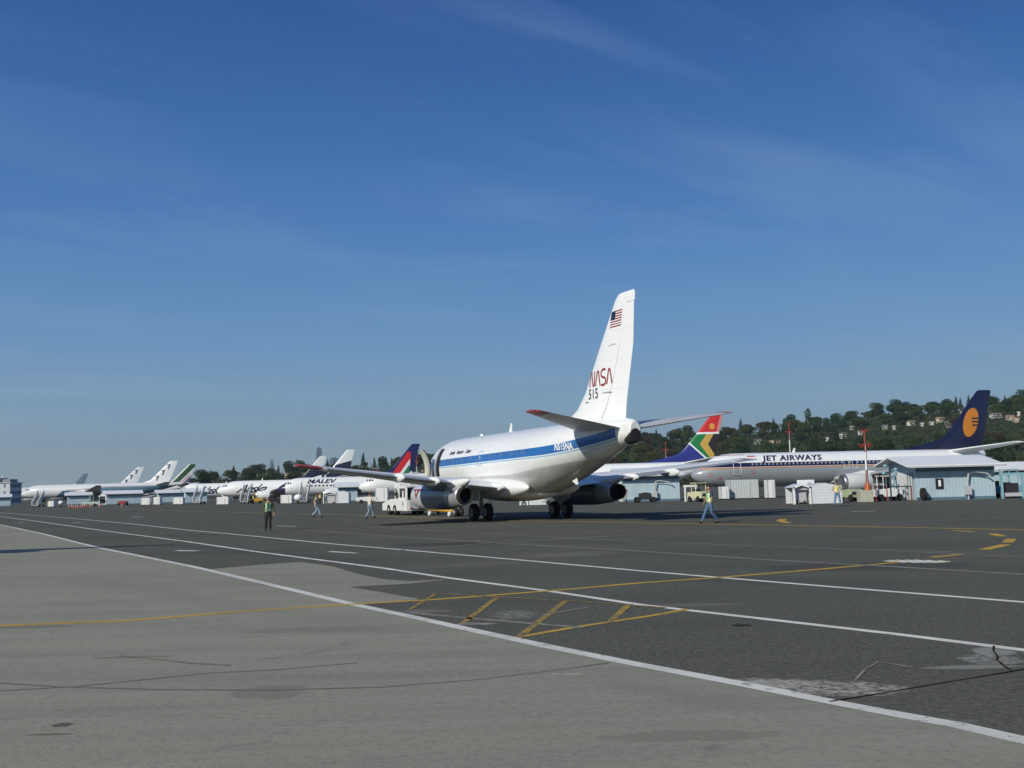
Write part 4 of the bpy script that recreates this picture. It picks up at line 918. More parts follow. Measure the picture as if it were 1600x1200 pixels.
# ------------------------------------------------------------ boarding stairs
def stairs(u, Y, label, h=3.0, w=1.5, rz=0, lean=.35):
    p = XG(u, Y); r = empty('boarding_stairs', (p.x, p.y, 0), rz, label, 'stairs', 'white boarding stairs')
    for s in (-1, 1):
        MB().prism([(-1.9, .5), (-1.6, .5), (1.3, h), (1.3, h+1.0), (1.0, h+1.0), (-1.9, 1.4)], s*w/2-.06, s*w/2+.06, 'X').build('side_panel', M['white_gse'], r, bevel=.02)
    st_ = MB()
    for k in range(10): st_.box((0, -1.7+k*.3, .55+k*(h-.5)/10), (w-.15, .32, .05))
    st_.build('steps', M['plain_grey'], r)
    MB().box((0, 0, .42), (w*1.1, 3.6, .22)).build('chassis', M['gear'], r)
    MB().tube((0, 1.1, .4), (0, 1.1, h), .09).tube((-.5, .2, .4), (-.5, 1.1, h-.1), .06).tube((.5, .2, .4), (.5, 1.1, h-.1), .06).build('lift_frame', M['gear'], r)
    for sx_ in (-1, 1):
        for sy_ in (-1.2, 1.2): MB().lathe([(-.1, .05), (-.1, .28), (-.05, .31), (.05, .31), (.1, .28), (.1, .05)], 'X', (sx_*w*.5, sy_, .31), 16).build('wheel', M['black'], r, smooth=True)
    return r
for u, Y, lab in ((476, 186, 'white boarding stairs under the lettering of the dark-nosed airliner'), (385, 205, 'white boarding stairs at the right script-titled airliner'), (311, 215, 'boarding stairs at the nose of the leftmost script-titled airliner'), (60, 250, 'cream boarding stairs at the noses of the long white jets')):
    stairs(u, Y, lab)
# ------------------------------------------------------------ small airport vehicles and carts
def tractor(u, Y, label, mat, name='service_tractor', cab=True, rz=0.0, L=2.6, h=1.5):
    p = XG(u, Y); r = empty(name, (p.x, p.y, 0), rz, label, name.split('_')[1])
    MB().prism([(-L/2, .35), (L/2, .35), (L/2, .95), (L*.1, 1.05), (-L/2, .95)], -.65, .65, 'Y').build('body', mat, r, bevel=.04)
    if cab:
        c = MB()
        for a in (-1, 1):
            for b in (-.6, .55): c.tube((L*.05+b*.7-.2, a*.58, 1.0), (L*.05+b*.7-.2, a*.58, h+.35), .04, n=6)
        c.box((L*.05-.2, 0, h+.38), (1.1, 1.3, .07)); c.build('cab_frame', mat, r)
        MB().box((-.35, 0, 1.12), (.45, .5, .35)).build('seat', M['dark'], r)
    for a in (-.8, .8):
        for b in (-.62, .62): MB().lathe([(-.1, .06), (-.1, .27), (-.05, .3), (.05, .3), (.1, .27), (.1, .06)], 'Y', (a, b, .3), 16).build('wheel', M['black'], r, smooth=True)
    MB().box((L/2+.02, 0, .7), (.04, .9, .25)).build('grille', M['dark'], r)
    for s in (-1, 1): MB().lathe([(0, .02), (0, .07), (.04, .07), (.05, .02)], 'X', (L/2+.02, s*.52, .72), 10).build('headlight', M['letter_white'], r)
    return r
tractor(1093, 104, 'pale yellow service tractor left of the man in the green vest', MAT('pale_yellow_paint', (.62, .60, .38), rough=.5, nscale=2, namt=.15), rz=-1.2)
tractor(1333, 88, 'lime green cart behind the man in the yellow vest', M['green_gse'], 'baggage_cart', rz=-1.4, L=1.3, cab=False)
tractor(1386, 86.5, 'white generator cart left of the big pale blue hut', M['white_gse'], 'generator_cart', rz=.1, L=2.2, h=1.7)
tractor(1580, 88, 'pale blue service lift at the right edge', M['blue_gse'], 'service_lift', rz=.2, L=2.6, h=2.0)
tractor(143, 240, 'green-white service truck behind the orange cones', MAT('green_white_paint', (.42, .55, .48), rough=.5), 'service_truck', rz=.2, L=4, h=2.4)
tractor(400, 205, 'small yellow tug at the foot of the right script-titled airliner stairs', M['yellow'], 'baggage_tug', rz=.3)
tractor(573, 160, 'low white-hooded cart behind the walking men', M['white_gse'], 'belt_loader', rz=.1, L=3.2, h=.9, cab=False)
tractor(1008, 107, 'small dark cart in front of the hut under the right wing', M['dark'], 'tool_cart', cab=False, L=1.2)
tractor(430, 190, 'dark baggage cart between the stairs, left of the dark nose cone', M['dark'], 'baggage_cart', rz=.3)
tractor(192, 240, 'dark red cart before the wide far hut', M['worm'], 'utility_cart', cab=False, L=2)
tractor(652+1, 215, 'grey cart far behind the tow tractor', M['gear'], 'loading_cart', rz=.1, L=3)
# white spheres / tanks
def tank(u, Y, rr, label, mat):
    p = XG(u, Y); r = empty('tank_cart', (p.x, p.y, 0), 0, label, 'tank')
    MB().ell((0, 0, rr+.45), (rr*1.2, rr, rr)).build('tank', mat, r, smooth=True); MB().box((0, 0, .35), (rr*2, rr*1.4, .12)).build('frame', M['gear'], r)
    for s in (-1, 1): MB().lathe([(-.06, .05), (-.06, .25), (.06, .25), (.06, .05)], 'Y', (0, s*rr*.7, .25), 14).build('wheel', M['black'], r)
tank(466, 180, .62, 'round white tank left of the boarding stairs', M['white']); tank(857, 106, .62, 'round white tank between the main wheels of the research jet', M['white'])
tank(95, 245, .5, 'small white tank left of the orange cones', M['white'])
# rectangular gantry frames on the right, dark bins
def gantry(u, Y, w, h, label, mat=None):
    p = XG(u, Y); r = empty('gantry', (p.x, p.y, 0), 0, label, 'gantry')
    for x in (0, w): MB().box((x, 0, h/2), (.16, .16, h)).build('post', mat or M['blue_gse'], r)
    MB().box((w/2, 0, h-.1), (w+.3, .2, .2)).build('beam', mat or M['blue_gse'], r)
    MB().box((w*.55, .5, h*.42), (w*.6, .6, h*.35)).build('unit', M['dark'], r); MB().box((w*.55, .45, h*.15), (w*.8, .8, .3)).build('base', M['plain_grey'], r)
gantry(1567, 84.5, 1.7, 2.1, 'pale blue service frame with dark unit at the right edge')
gantry(1551, 90, .9, 2.4, 'narrow service frame at the right corner of the big hut', M['plain_grey'])
gantry(1071, 106, 1.1, 1.7, 'white post frame just left of the pale yellow tractor', M['white_gse'])
gantry(1365, 87.5, 1.0, 1.5, 'dark-filled frame beside the concrete block', M['gear'])
gantry(155, 242, 1.6, 2.4, 'cream post frame at the right of the service truck', M['white_gse'])
# ------------------------------------------------------------ masts
def mast_paint(lo, hi): return MAT('red_white_mast_paint', (.78, .79, .78), [(lambda x, y, z, n: ((z < lo)*1.0).max((z > hi)*1.0), (.24, .05, .025))], rough=.5)
def mast(u, Y, h, label, block=False):
    p = XG(u, Y); r = empty('light_mast', (p.x, p.y, 0), 0, label, 'mast', 'red and white masts')
    MB().tube((0, 0, 0), (0, 0, h), .12, .07, 12).build('pole', mast_paint(h-3.25, h-1.8) if block else mast_paint(0, h-2.4), r, smooth=True)
    MB().box((0, 0, h-.05), (.5, .08, .08)).box((0, 0, h-1.35), (.9, .07, .07)).build('cross_arm', M['worm'], r)
    for x in (-.45, -.22, .25, .42): MB().lathe([(0, .04), (0, .08), (.16, .11), (.18, .02)], 'Y', (x, -.1, h-1.3+.3*abs(x)), 10).build('floodlight', M['worm'], r)
    for x in (-.2, .2): MB().lathe([(0, .04), (0, .08), (.14, .11), (.16, .02)], 'Y', (x, -.1, h+.0), 10).build('floodlight', M['worm'], r)
    MB().tube((-.04, -.2, .9), (-.04, -.2, h-1.2), .02, n=6).build('conduit', M['plain_grey'], r)
    if block:
        MB().box((-.25, 0, .48), (1.05, 1.0, .96)).build('concrete_base', M['concrete_block'], r, bevel=.04)
        MB().lathe([(.9, .28), (1.5, .2), (1.6, .12)], 'Z', (0, 0, 0), 14).build('collar', M['orange'], r)
mast(1357, 84, 5.85, 'near red and white mast on a concrete block', True)
mast(1238, 150, 10.2, 'mast rising behind the lettering of the navy-tailed airliner'); mast(1043, 175, 8.9, 'mast between the research jet tail and the rainbow tail'); mast(652, 232, 9.5, 'thin mast right of the striped tail')
# wind sock style signal mast near the big hut: pole with small lamps
p = XG(1393, 84.5); r = empty('signal_post', (p.x, p.y, 0), 0, 'dark post with blue lamps and cables before the gable of the big hut', 'post')
MB().tube((0, 0, 0), (0, 0, 3.3), .06).build('pole', M['letter_navy'], r)
for a, b in ((-.5, 2.3), (.5, 2.6), (-.35, 2.9), (.3, 2.1)): MB().ell((a, 0, b), (.16, .12, .13)).tube((0, 0, b-.1), (a, 0, b), .03).build('lamp', M['blue_gse'], r, smooth=True)
p = XG(1381, 83.6); r = empty('guard_rail', (p.x, p.y, 0), 0, 'dark pipe rail in front of the generator cart and hut', 'rail')
MB().tube((-.6, 0, 1.2), (2.3, 0, 1.2), .04).build('rail', M['dark'], r)
for x in (-.6, .3, 2.3): MB().tube((x, 0, 0), (x, 0, 1.2), .04).build('post', M['worm'], r)
# ------------------------------------------------------------ cones
cone = empty('traffic_cone', (0, 0, 0), 0, 'c', 'cone', 'orange traffic cones on the far apron')
MB().lathe([(.04, .17), (.72, .03)], 'Z', n=12).build('cone_body', M['orange'], cone); MB().box((0, 0, .02), (.42, .42, .04)).build('cone_base', M['orange'], cone); MB().lathe([(.38, .115), (.50, .085)], 'Z', n=12).build('cone_band', M['letter_white'], cone)
cps = [(u, 786.5+random.uniform(-1, 1.5)) for u in (108, 112, 115, 119, 122, 126, 129, 132, 136, 140, 144)]+[(190, 787), (156, 787)]
for i, q in enumerate(cps):
    Y = 205+random.uniform(-10, 12); p = XG(q[0], Y); c = cone if i == 0 else copy_tree(cone); c.location = (p.x, Y, 0)
    c['label'] = 'orange traffic cone in the loose row before the far-left huts' if q[0] < 150 else ('orange traffic cone left of the dark red cart' if q[0] == 190 else 'single orange cone by the cream post frame')

# ------------------------------------------------------------ towbar and tow tractor
def nasa_pt(x, y=0, z=0):
    return Vector((NX+x*math.cos(NA)-y*math.sin(NA), NY+x*math.sin(NA)+y*math.cos(NA), z))
tb = nasa_pt(3.7); r = empty('tow_bar', tb, NA, 'yellow tow bar with small wheels linking tractor and nose wheel', 'tow bar')
MB().tube((.1, 0, .35), (-5.4, .0, .45), .11, .11, 12).tube((.1, -.28, .33), (-.9, 0, .38), .05).tube((.1, .28, .33), (-.9, 0, .38), .05).build('bar', M['yellow'], r, smooth=True)
MB().tube((-5.4, 0, .45), (-6.95, 0, .55), .10, n=10).build('drawbar', MAT('rusty_steel', (.10, .045, .02), rough=.7, nscale=5, namt=.3), r)
for x in (-.4, -4.4):
    for s in (-1, 1): MB().lathe([(-.06, .03), (-.06, .17), (.06, .17), (.06, .03)], 'Y', (x, s*.32, .17), 14).build('wheel', M['black'] if s > 0 else M['letter_white'], r, smooth=True)
    MB().tube((x, -.32, .17), (x, .32, .17), .03, n=8).build('axle', M['gear'], r)
tp = nasa_pt(-3.25); TL = 6.2
r = empty('tow_tractor', tp, NA, 'white four-wheeled aircraft tow tractor with a cab at its rear', 'tractor'); r.scale = (1, 1, .9)
# local: x from 0 (rear, towards aircraft) to -TL (front); y = -1.15 is the side facing us
tw = M['white_gse']; WB = 1.15
side = [(-.1, .38), (-.1, 1.25), (-.9, 1.30), (-2.2, 1.32), (-4.9, 1.22), (-TL, .95), (-TL, .36), (-5.05, .36)]
def archpts(cx_, r_, n=10): return [(cx_+r_*math.cos(math.pi*k/n-math.pi)*1.0, .36+r_*math.sin(math.pi*k/n)) for k in range(n+1)]
poly = [(-.1, .36), (-.1, 1.25), (-.9, 1.30), (-2.2, 1.34), (-4.9, 1.24), (-TL, .95), (-TL, .36)] + archpts(-4.55, .5) + archpts(-3.05, .5) + [(-1.2, .36)]
b = MB()
n_ = len(poly)
b.prism(poly, -WB, WB, 'Y'); bo = b.build('body', tw, r, bevel=.025)
MB().box((-2.7, 0, .55), (5.1, 1.7, .4)).build('chassis', M['dark'], r)
MB().prism([(-4.9, 1.25), (-2.5, 1.36), (-2.5, 1.42), (-4.8, 1.33)], -1.0, 1.0, 'Y').build('engine_cover', tw, bo)
for x in (-4.55, -3.05):
    for s in (-1, 1):
        w_ = MB().lathe([(-.17, .24), (-.17, .40), (-.1, .455), (.1, .455), (.17, .40), (.17, .24)], 'Y', (x, s*.98, .455), 24).build('wheel', M['black'], r, smooth=True)
        MB().lathe([(-.15, .05), (-.185, .12), (-.13, .20), (-.17, .25), (.17, .25), (.13, .2), (.185, .12), (.15, .05)], 'Y', (x, s*.98, .455), 20).build('rim', M['letter_white'], w_, smooth=True)
# cab: pillars, roof, windows
cab = MB()
for x0, x1, y in ((-2.25, -1.95, -1), (-.55, -.32, -1), (-2.25, -1.95, 1), (-.55, -.32, 1)):
    pass
cab.box((-.42, -1.06, 1.85), (.34, .10, 1.1)); cab.box((-.42, 1.06, 1.85), (.34, .10, 1.1)); cab.box((-2.1, -1.06, 1.85), (.16, .10, 1.1), 0, 1); cab.box((-2.1, 1.06, 1.85), (.16, .10, 1.1))
cab.box((-1.25, 0, 2.40), (2.0, 2.24, .10)); cab.box((-1.25, -1.06, 1.38), (1.6, .1, .18)); cab.box((-1.25, 1.06, 1.38), (1.6, .1, .18)); cab.box((-1.25, -1.06, 2.32), (1.6, .1, .16))
co_ = cab.build('cab', tw, r, bevel=.02)
MB().box((-1.25, -1.04, 1.88), (1.56, .03, .86)).build('side_window', M['glass'], co_); MB().box((-2.12, 0, 1.88), (.03, 2.0, .9)).build('windscreen', M['glass'], co_)
MB().box((-1.25, 1.04, 1.88), (1.56, .03, .86)).build('side_window', M['glass'], co_)
MB().box((-1.15, -1.08, 1.75), (.30, .05, .62)).build('window_post', tw, co_)
MB().box((-.9, .1, 1.5), (.55, .6, .8)).build('seat', M['dark'], r, bevel=.05)
MB().box((-1.3, -WB-.012, .82), (1.35, .02, .86)).build('door', tw, bo, bevel=.01); MB().box((-.85, -WB-.035, .95), (.2, .03, .05)).build('handle', M['dark'], bo)
MB().box((-1.0, -WB-.02, 1.0), (.12, .01, .34)).build('door_mark', M['letter_black'], bo)
MB().box((-.02, 0, .85), (.1, 1.9, .6)).build('rear_panel', M['plain_grey'], bo); MB().box((.05, 0, .55), (.2, .5, .25)).build('hitch', M['dark'], r); MB().box((.04, -.85, .62), (.06, .14, .10)).build('tail_light', M['red'], r)
# raised board, its posts and ladder on the deck
MB().box((-4.3, -.5, 2.62), (1.5, .06, .62)).build('sign_board', tw, r, bevel=.02)
for x in (-4.8, -3.8): MB().tube((x, -.5, 1.3), (x, -.5, 2.35), .05).build('board_post', M['plain_grey'], r)
ld = MB().box((-2.95, -.6, 1.85), (.12, .5, 1.25), 0, 1, -.62).build('ladder', tw, r)
MB().box((-3.2, .3, 2.45), (.5, .5, .5), 0, .8).build('lamp_housing', tw, r)
MB().tube((-2.3, -1.25, 1.7), (-2.3, -1.05, 1.5), .03).box((-2.3, -1.28, 1.78), (.06, .14, .26)).build('mirror', M['dark'], r)

# ------------------------------------------------------------ unseen boom lift, added outside the frame to cast the shadow entering at left
bl = Vector((-27.5, 30.5, 0)); r = empty('shadow_boom', bl, .27, 'orange boom lift with its arm held out level', 'lift')
MB().box((0, 0, .75), (2.6, 2.1, .6)).build('chassis', M['orange'], r, bevel=.05); MB().box((0, 0, 1.5), (1.6, 1.4, .9)).build('turntable', M['orange'], r, bevel=.05)
MB().tube((0, 0, 1.8), (-.2, 0, 5.3), .22, .2).build('mast', M['plain_grey'], r); MB().tube((-.2, 0, 5.4), (4.6, 0, 5.4), .50, .42).tube((4.6, 0, 5.4), (8.3, 0, 5.4), .42, .12).build('boom', M['orange'], r)
MB().box((3.0, -.9, 5.0), (2.2, .9, .35)).build('basket', M['plain_grey'], r)
for a in (-.9, .9):
    for b_ in (-1.05, 1.05): MB().lathe([(-.17, .1), (-.17, .42), (.17, .42), (.17, .1)], 'Y', (a, b_, .42), 18).build('wheel', M['black'], r, smooth=True)

# ------------------------------------------------------------ people
def grow(name, verts, edges, mat, parent, lev=1):
    """one continuous skinned surface over a skeleton of (x, y, z, radius[, radius2])"""
    me = bpy.data.meshes.new(name); me.from_pydata([v[:3] for v in verts], edges, []); o = bpy.data.objects.new(name, me); COL.objects.link(o)
    md = o.modifiers.new('skin', 'SKIN'); md.use_smooth_shade = True
    for i, v in enumerate(verts):
        sv = me.skin_vertices[0].data[i]; sv.radius = (v[3], v[4] if len(v) > 4 else v[3]); sv.use_root = (i == 0)
    if lev: sb = o.modifiers.new('sub', 'SUBSURF'); sb.levels = lev; sb.render_levels = lev
    bpy.context.view_layer.update()
    m2 = bpy.data.meshes.new_from_object(o.evaluated_get(bpy.context.evaluated_depsgraph_get()))
    bpy.data.objects.remove(o); bpy.data.meshes.remove(me)
    m2.name = name; m2.materials.clear(); m2.materials.append(mat); m2.shade_smooth()
    o = bpy.data.objects.new(name, m2); COL.objects.link(o); o.parent = parent
    return o
SKIN = MAT('skin_tone', (.42, .24, .16), rough=.55, nscale=20, namt=.08)
HAIR = MAT('brown_hair', (.035, .02, .012), rough=.7); SHOE = MAT('dark_shoe_leather', (.02, .018, .016), rough=.6); LENS = MAT('eye', (.03, .02, .02), rough=.2)
def person(pos, rz, label, shirt, trousers, vest=None, pose=None, hat=None, sc=1.0, sleeves=True):
    p = dict(kr=(.10, .02, .50), ar=(.11, -.02, .09), kl=(-.10, .02, .50), al=(-.11, -.02, .09), er=(.25, -.02, 1.14), wr=(.26, .08, .90), el=(-.25, -.02, 1.14), wl=(-.26, .08, .90)); p.update(pose or {})
    r = empty('person', pos, rz, label, 'person'); r.scale = (sc, sc, sc)
    V = [(0, 0, .95, .13, .10), (0, .0, 1.14, .12, .09), (0, .0, 1.36, .15, .10), (0, -.005, 1.49, .055), (0, .015, 1.56, .058), (0, .03, 1.64, .083, .095), (0, .02, 1.71, .075, .085)]
    Ed = [(i, i+1) for i in range(6)]
    def chain(src, pts):
        k = len(V); V.extend(pts); Ed.append((src, k)); Ed.extend((k+i, k+i+1) for i in range(len(pts)-1)); return k
    V.append((0, .13, 1.635, .014)); Ed.append((5, len(V)-1))                                   # nose
    for s in (-1, 1): V.append((s*.092, .02, 1.64, .014)); Ed.append((5, len(V)-1))                # ears
    lerp = lambda a, b, t: tuple(a[i]*(1-t)+b[i]*t for i in range(3))
    for s, k_, a_, e_, w_ in ((1, 'kr', 'ar', 'er', 'wr'), (-1, 'kl', 'al', 'el', 'wl')):
        K, A, EL, W = p[k_], p[a_], p[e_], p[w_]
        hip = (s*.09, 0, .88)
        chain(0, [(*hip, .088), (*lerp(hip, K, .5), .075), (*K, .056), (*lerp(K, A, .35), .055), (*A, .034), (A[0]+s*.015, A[1]+.12, .04, .022)])
        sh = (s*.175, 0, 1.41)
        kk = chain(2, [(*sh, .058), (*lerp(sh, EL, .5), .046), (*EL, .038), (*lerp(EL, W, .4), .036), (*W, .024)])
        d = Vector(W)-Vector(EL); d.normalize(); sd = d.cross(Vector((0, 0, 1))) if abs(d.z) < .9 else Vector((0, 1, 0)); sd = (sd-d*sd.dot(d)).normalized()
        palm = Vector(W)+d*.06; V.append((*palm, .034, .018)); Ed.append((kk+4, len(V)-1)); pi_ = len(V)-1
        for q, ln in ((-.033, .075), (-.011, .088), (.011, .082), (.033, .065)):
            a = palm+d*.035+sd*q; b = a+d*ln*.5; c = b+(d*.8+Vector((0, .5, 0))).normalized()*ln*.5
            chain(pi_, [(*a, .009), (*b, .0085), (*c, .007)])
        t0 = Vector(W)+d*.03+sd*.03; chain(pi_, [(*(t0), .011), (*(t0+d*.04+sd*.025), .009)])
    body = grow('body', V, Ed, SKIN, r)
    for s in (-1, 1): MB().ell((s*.032, .105, 1.655), (.011, .008, .009), 8, 6).build('eye', LENS, r)
    hr = MB().ell((0, .005, 1.70), (.088, .10, .085), 16, 10); hr.build('hair', HAIR, r, smooth=True)
    if hat:
        MB().ell((0, .01, 1.735), (.095, .11, .06), 16, 8).box((0, .13, 1.72), (.14, .12, .012)).build('cap', hat, r, smooth=True)
    # trousers
    T = [(0, 0, .97, .155, .118)]; TE = []
    for s, k_, a_ in ((1, 'kr', 'ar'), (-1, 'kl', 'al')):
        K, A = p[k_], p[a_]; hip = (s*.09, 0, .86); k = len(T)
        T += [(*hip, .105), (*lerp(hip, K, .5), .092), (*K, .074), (*lerp(K, A, .45), .072), (*lerp(K, A, 1.02), .066)]; TE += [(0, k)]+[(k+i, k+i+1) for i in range(4)]
    T += [(0, 0, 1.10, .148, .112)]; TE += [(0, len(T)-1)]
    grow('trousers', T, TE, trousers, r)
    # shirt
    Q = [(0, 0, 1.18, .155, .115), (0, 0, .88, .178, .140), (0, 0, 1.38, .165, .115), (0, -.005, 1.455, .085, .075)]; QE = [(0, 1), (0, 2), (2, 3)]
    for s, e_, w_ in ((1, 'er', 'wr'), (-1, 'el', 'wl')):
        EL, W = p[e_], p[w_]; sh = (s*.18, 0, 1.41); k = len(Q)
        pts = [(*sh, .075), (*lerp(sh, EL, .55), .063), (*lerp(sh, EL, .98), .056)]
        if sleeves: pts += [(*lerp(EL, W, .45), .050), (*lerp(EL, W, .92), .040)]
        Q += pts; QE += [(2, k)]+[(k+i, k+i+1) for i in range(len(pts)-1)]
    grow('shirt', Q, QE, shirt, r)
    if vest:
        grow('vest', [(0, 0, 1.18, .185, .14), (0, 0, .93, .20, .158), (0, 0, 1.36, .20, .14), (0, 0, 1.44, .14, .10)], [(0, 1), (0, 2), (2, 3)], vest, r)
    for s, A in ((1, p['ar']), (-1, p['al'])):
        grow('shoe', [(A[0], A[1]-.045, .055, .065), (A[0]+s*.008, A[1]+.07, .05, .060, .052), (A[0]+s*.015, A[1]+.20, .042, .055, .042)], [(0, 1), (1, 2)], SHOE, r)
    return r
def vestmat(name, c, band):
    return MAT(name, c, [(lambda x, y, z, n: ((x.abs()-.105).abs() < .032)*1.0, band), (lambda x, y, z, n: ((z-1.04).abs() < .035)*1.0, band), (lambda x, y, z, n: (x.abs() < .012)*(y > 0), (.03, .03, .03))], rough=.6)
jeans = MAT('blue_denim', (.075, .14, .25), rough=.85, nscale=14, namt=.2); jeans2 = MAT('faded_denim', (.22, .29, .36), rough=.85, nscale=14, namt=.2)
blk = MAT('black_cloth', (.012, .013, .014), rough=.8); tan = MAT('tan_shirt_cloth', (.48, .40, .28), rough=.8, nscale=10, namt=.1); wht = MAT('white_shirt_cloth', (.62, .58, .50), rough=.8)
dgr = MAT('dark_green_cloth', (.06, .075, .03), rough=.85); dbl = MAT('dark_blue_shirt_cloth', (.03, .05, .10), rough=.8)
g1 = vestmat('green_vest', (.02, .15, .06), (.48, .62, .42)); g2 = vestmat('lime_vest', (.30, .62, .22), (.72, .80, .45)); g3 = vestmat('yellow_vest', (.62, .60, .05), (.80, .78, .50))
walk = dict(kr=(.10, .22, .50), ar=(.10, .33, .09), kl=(-.10, .06, .50), al=(-.10, -.30, .14), er=(.27, -.16, 1.16), wr=(.28, -.14, .92), el=(-.27, .12, 1.16), wl=(-.26, .30, .96))
PI = math.pi
person(G(419, 829.5), PI+.25, 'person in green reflective vest and black trousers standing alone at left', dgr, blk, g1, dict(er=(.27, -.04, 1.16), wr=(.14, .20, 1.10), el=(-.26, -.02, 1.15), wl=(-.28, .10, .90), ar=(.12, -.04, .09), al=(-.10, .04, .09)), hat=M['plain_grey'])
person(G(494, 808), -PI*.42, 'person in tan shirt and pale jeans walking, left of the plain white nose', tan, MAT('light_denim', (.26, .36, .46), rough=.85), None, walk, sleeves=False)
person(G(578, 810), -.5, 'person in white shirt and grey-blue jeans walking towards the tow tractor', wht, jeans2, None, dict(walk, er=(.30, .02, 1.16), wr=(.28, .15, .98)), sleeves=False)
person(G(1110, 817.5), PI/2+.45, 'person in lime vest and blue jeans striding before the navy-tailed airliner nose', dbl, jeans, g2, dict(kr=(.10, .20, .50), ar=(.10, .40, .09), kl=(-.10, -.02, .50), al=(-.10, -.36, .14), er=(.38, -.10, 1.20), wr=(.46, -.05, .98), el=(-.36, .12, 1.20), wl=(-.42, .26, 1.0)), sleeves=False, hat=None)
person(G(1309, 791), PI-.1, 'person in yellow vest and jeans standing with legs apart near the concrete block', tan, MAT('mid_denim', (.14, .23, .36), rough=.85), g3, dict(kr=(.16, .02, .50), ar=(.22, -.02, .09), kl=(-.16, .02, .50), al=(-.22, -.02, .09), er=(.34, -.06, 1.18), wr=(.20, .10, 1.04), el=(-.34, -.06, 1.18), wl=(-.20, .10, 1.04)), hat=M['navy'], sleeves=False)
person(XG(500, 168), PI*.9, 'person in yellow-green vest beside the stairs of the dark-nosed airliner', MAT('brick_shirt_cloth', (.35, .10, .06), rough=.8), blk, g3, {}, hat=None)
person(XG(396, 196), PI*.8, 'distant person in yellow vest by the right script-titled airliner', blk, blk, g3, {})
person(XG(977, 106), PI*.9, 'person in dark red shirt in front of the hut under the right wing', MAT('dark_red_cloth', (.20, .06, .07), rough=.8), MAT('khaki_cloth', (.30, .26, .18), rough=.8), None, walk)
person(XG(893, 107), PI*.9, 'person in lime vest glimpsed past the right main wheels', blk, blk, g2, {})

# ------------------------------------------------------------ hills, trees, houses, skyline
crestR = [(930, 712), (985, 697), (1030, 690), (1085, 688), (1140, 684), (1200, 677), (1260, 668), (1320, 664), (1365, 655), (1400, 648), (1450, 648), (1500, 640), (1550, 638), (1600, 632), (1750, 615), (1950, 600), (2200, 600)]
crestL = [(250, 771), (300, 762), (330, 755), (380, 748), (440, 745), (500, 742), (560, 735), (620, 733), (700, 728), (800, 722), (930, 712)]
prof = crestL+crestR
def crest_u(u):
    if u <= prof[0][0]: return None
    for i in range(len(prof)-1):
        if prof[i][0] <= u <= prof[i+1][0]:
            t = (u-prof[i][0])/(prof[i+1][0]-prof[i][0]); return prof[i][1]*(1-t)+prof[i+1][1]*t
    return prof[-1][1]
Y0, Y1 = 520., 1050.
# crest heights as a function of world X on the line Y = Y1
CX = []; 
for u in range(250, 2201, 10):
    pnt = AT(u, crest_u(u) if u > 250 else 771, Y1); CX.append((pnt.x, max(0, pnt.z)))
def crest(X):
    if X <= CX[0][0]: return 0.
    if X >= CX[-1][0]: return CX[-1][1]
    i = int((X-CX[0][0])/(CX[-1][0]-CX[0][0])*(len(CX)-1)); i = min(i, len(CX)-2)
    while CX[i+1][0] < X: i += 1
    while CX[i][0] > X: i -= 1
    t = (X-CX[i][0])/(CX[i+1][0]-CX[i][0]); return CX[i][1]*(1-t)+CX[i+1][1]*t
def hz(X, Y):
    t = (Y-Y0)/(Y1-Y0)
    if t <= 0: return -1.
    k = t if t < 1 else max(0, 1-(t-1)*.5)
    k = k*k*(3-2*k)*.45+k*.55
    Xc = X*Y1/Y if t < 1 else X
    return crest(Xc*1.0)*k-1+1*min(1, t*8)
rng = random.Random(5)
vs = []; fs = []; nx, ny = 150, 26
for j in range(ny):
    Y = Y0-5+(Y1+250-Y0)*j/(ny-1)
    for i in range(nx):
        X = -420+(1600)*i/(nx-1); vs.append((X, Y, hz(X, Y)+rng.uniform(-.6, .6) if hz(X, Y) > 0 else -1))
for j in range(ny-1):
    for i in range(nx-1):
        a = j*nx+i; fs.append((a, a+1, a+nx+1, a+nx))
hillm = MAT('wooded_ground', (.030, .045, .022), [(lambda x, y, z, n: n(.03, 5).ramp(.45, .65), (.055, .055, .028)), (lambda x, y, z, n: n(.06, 5).ramp(.6, .7)*.6, (.09, .075, .045))], rough=1, nscale=.2, namt=.4, spec=.1)
MB().add(vs, fs).build('hill', hillm, kind='structure', smooth=True)

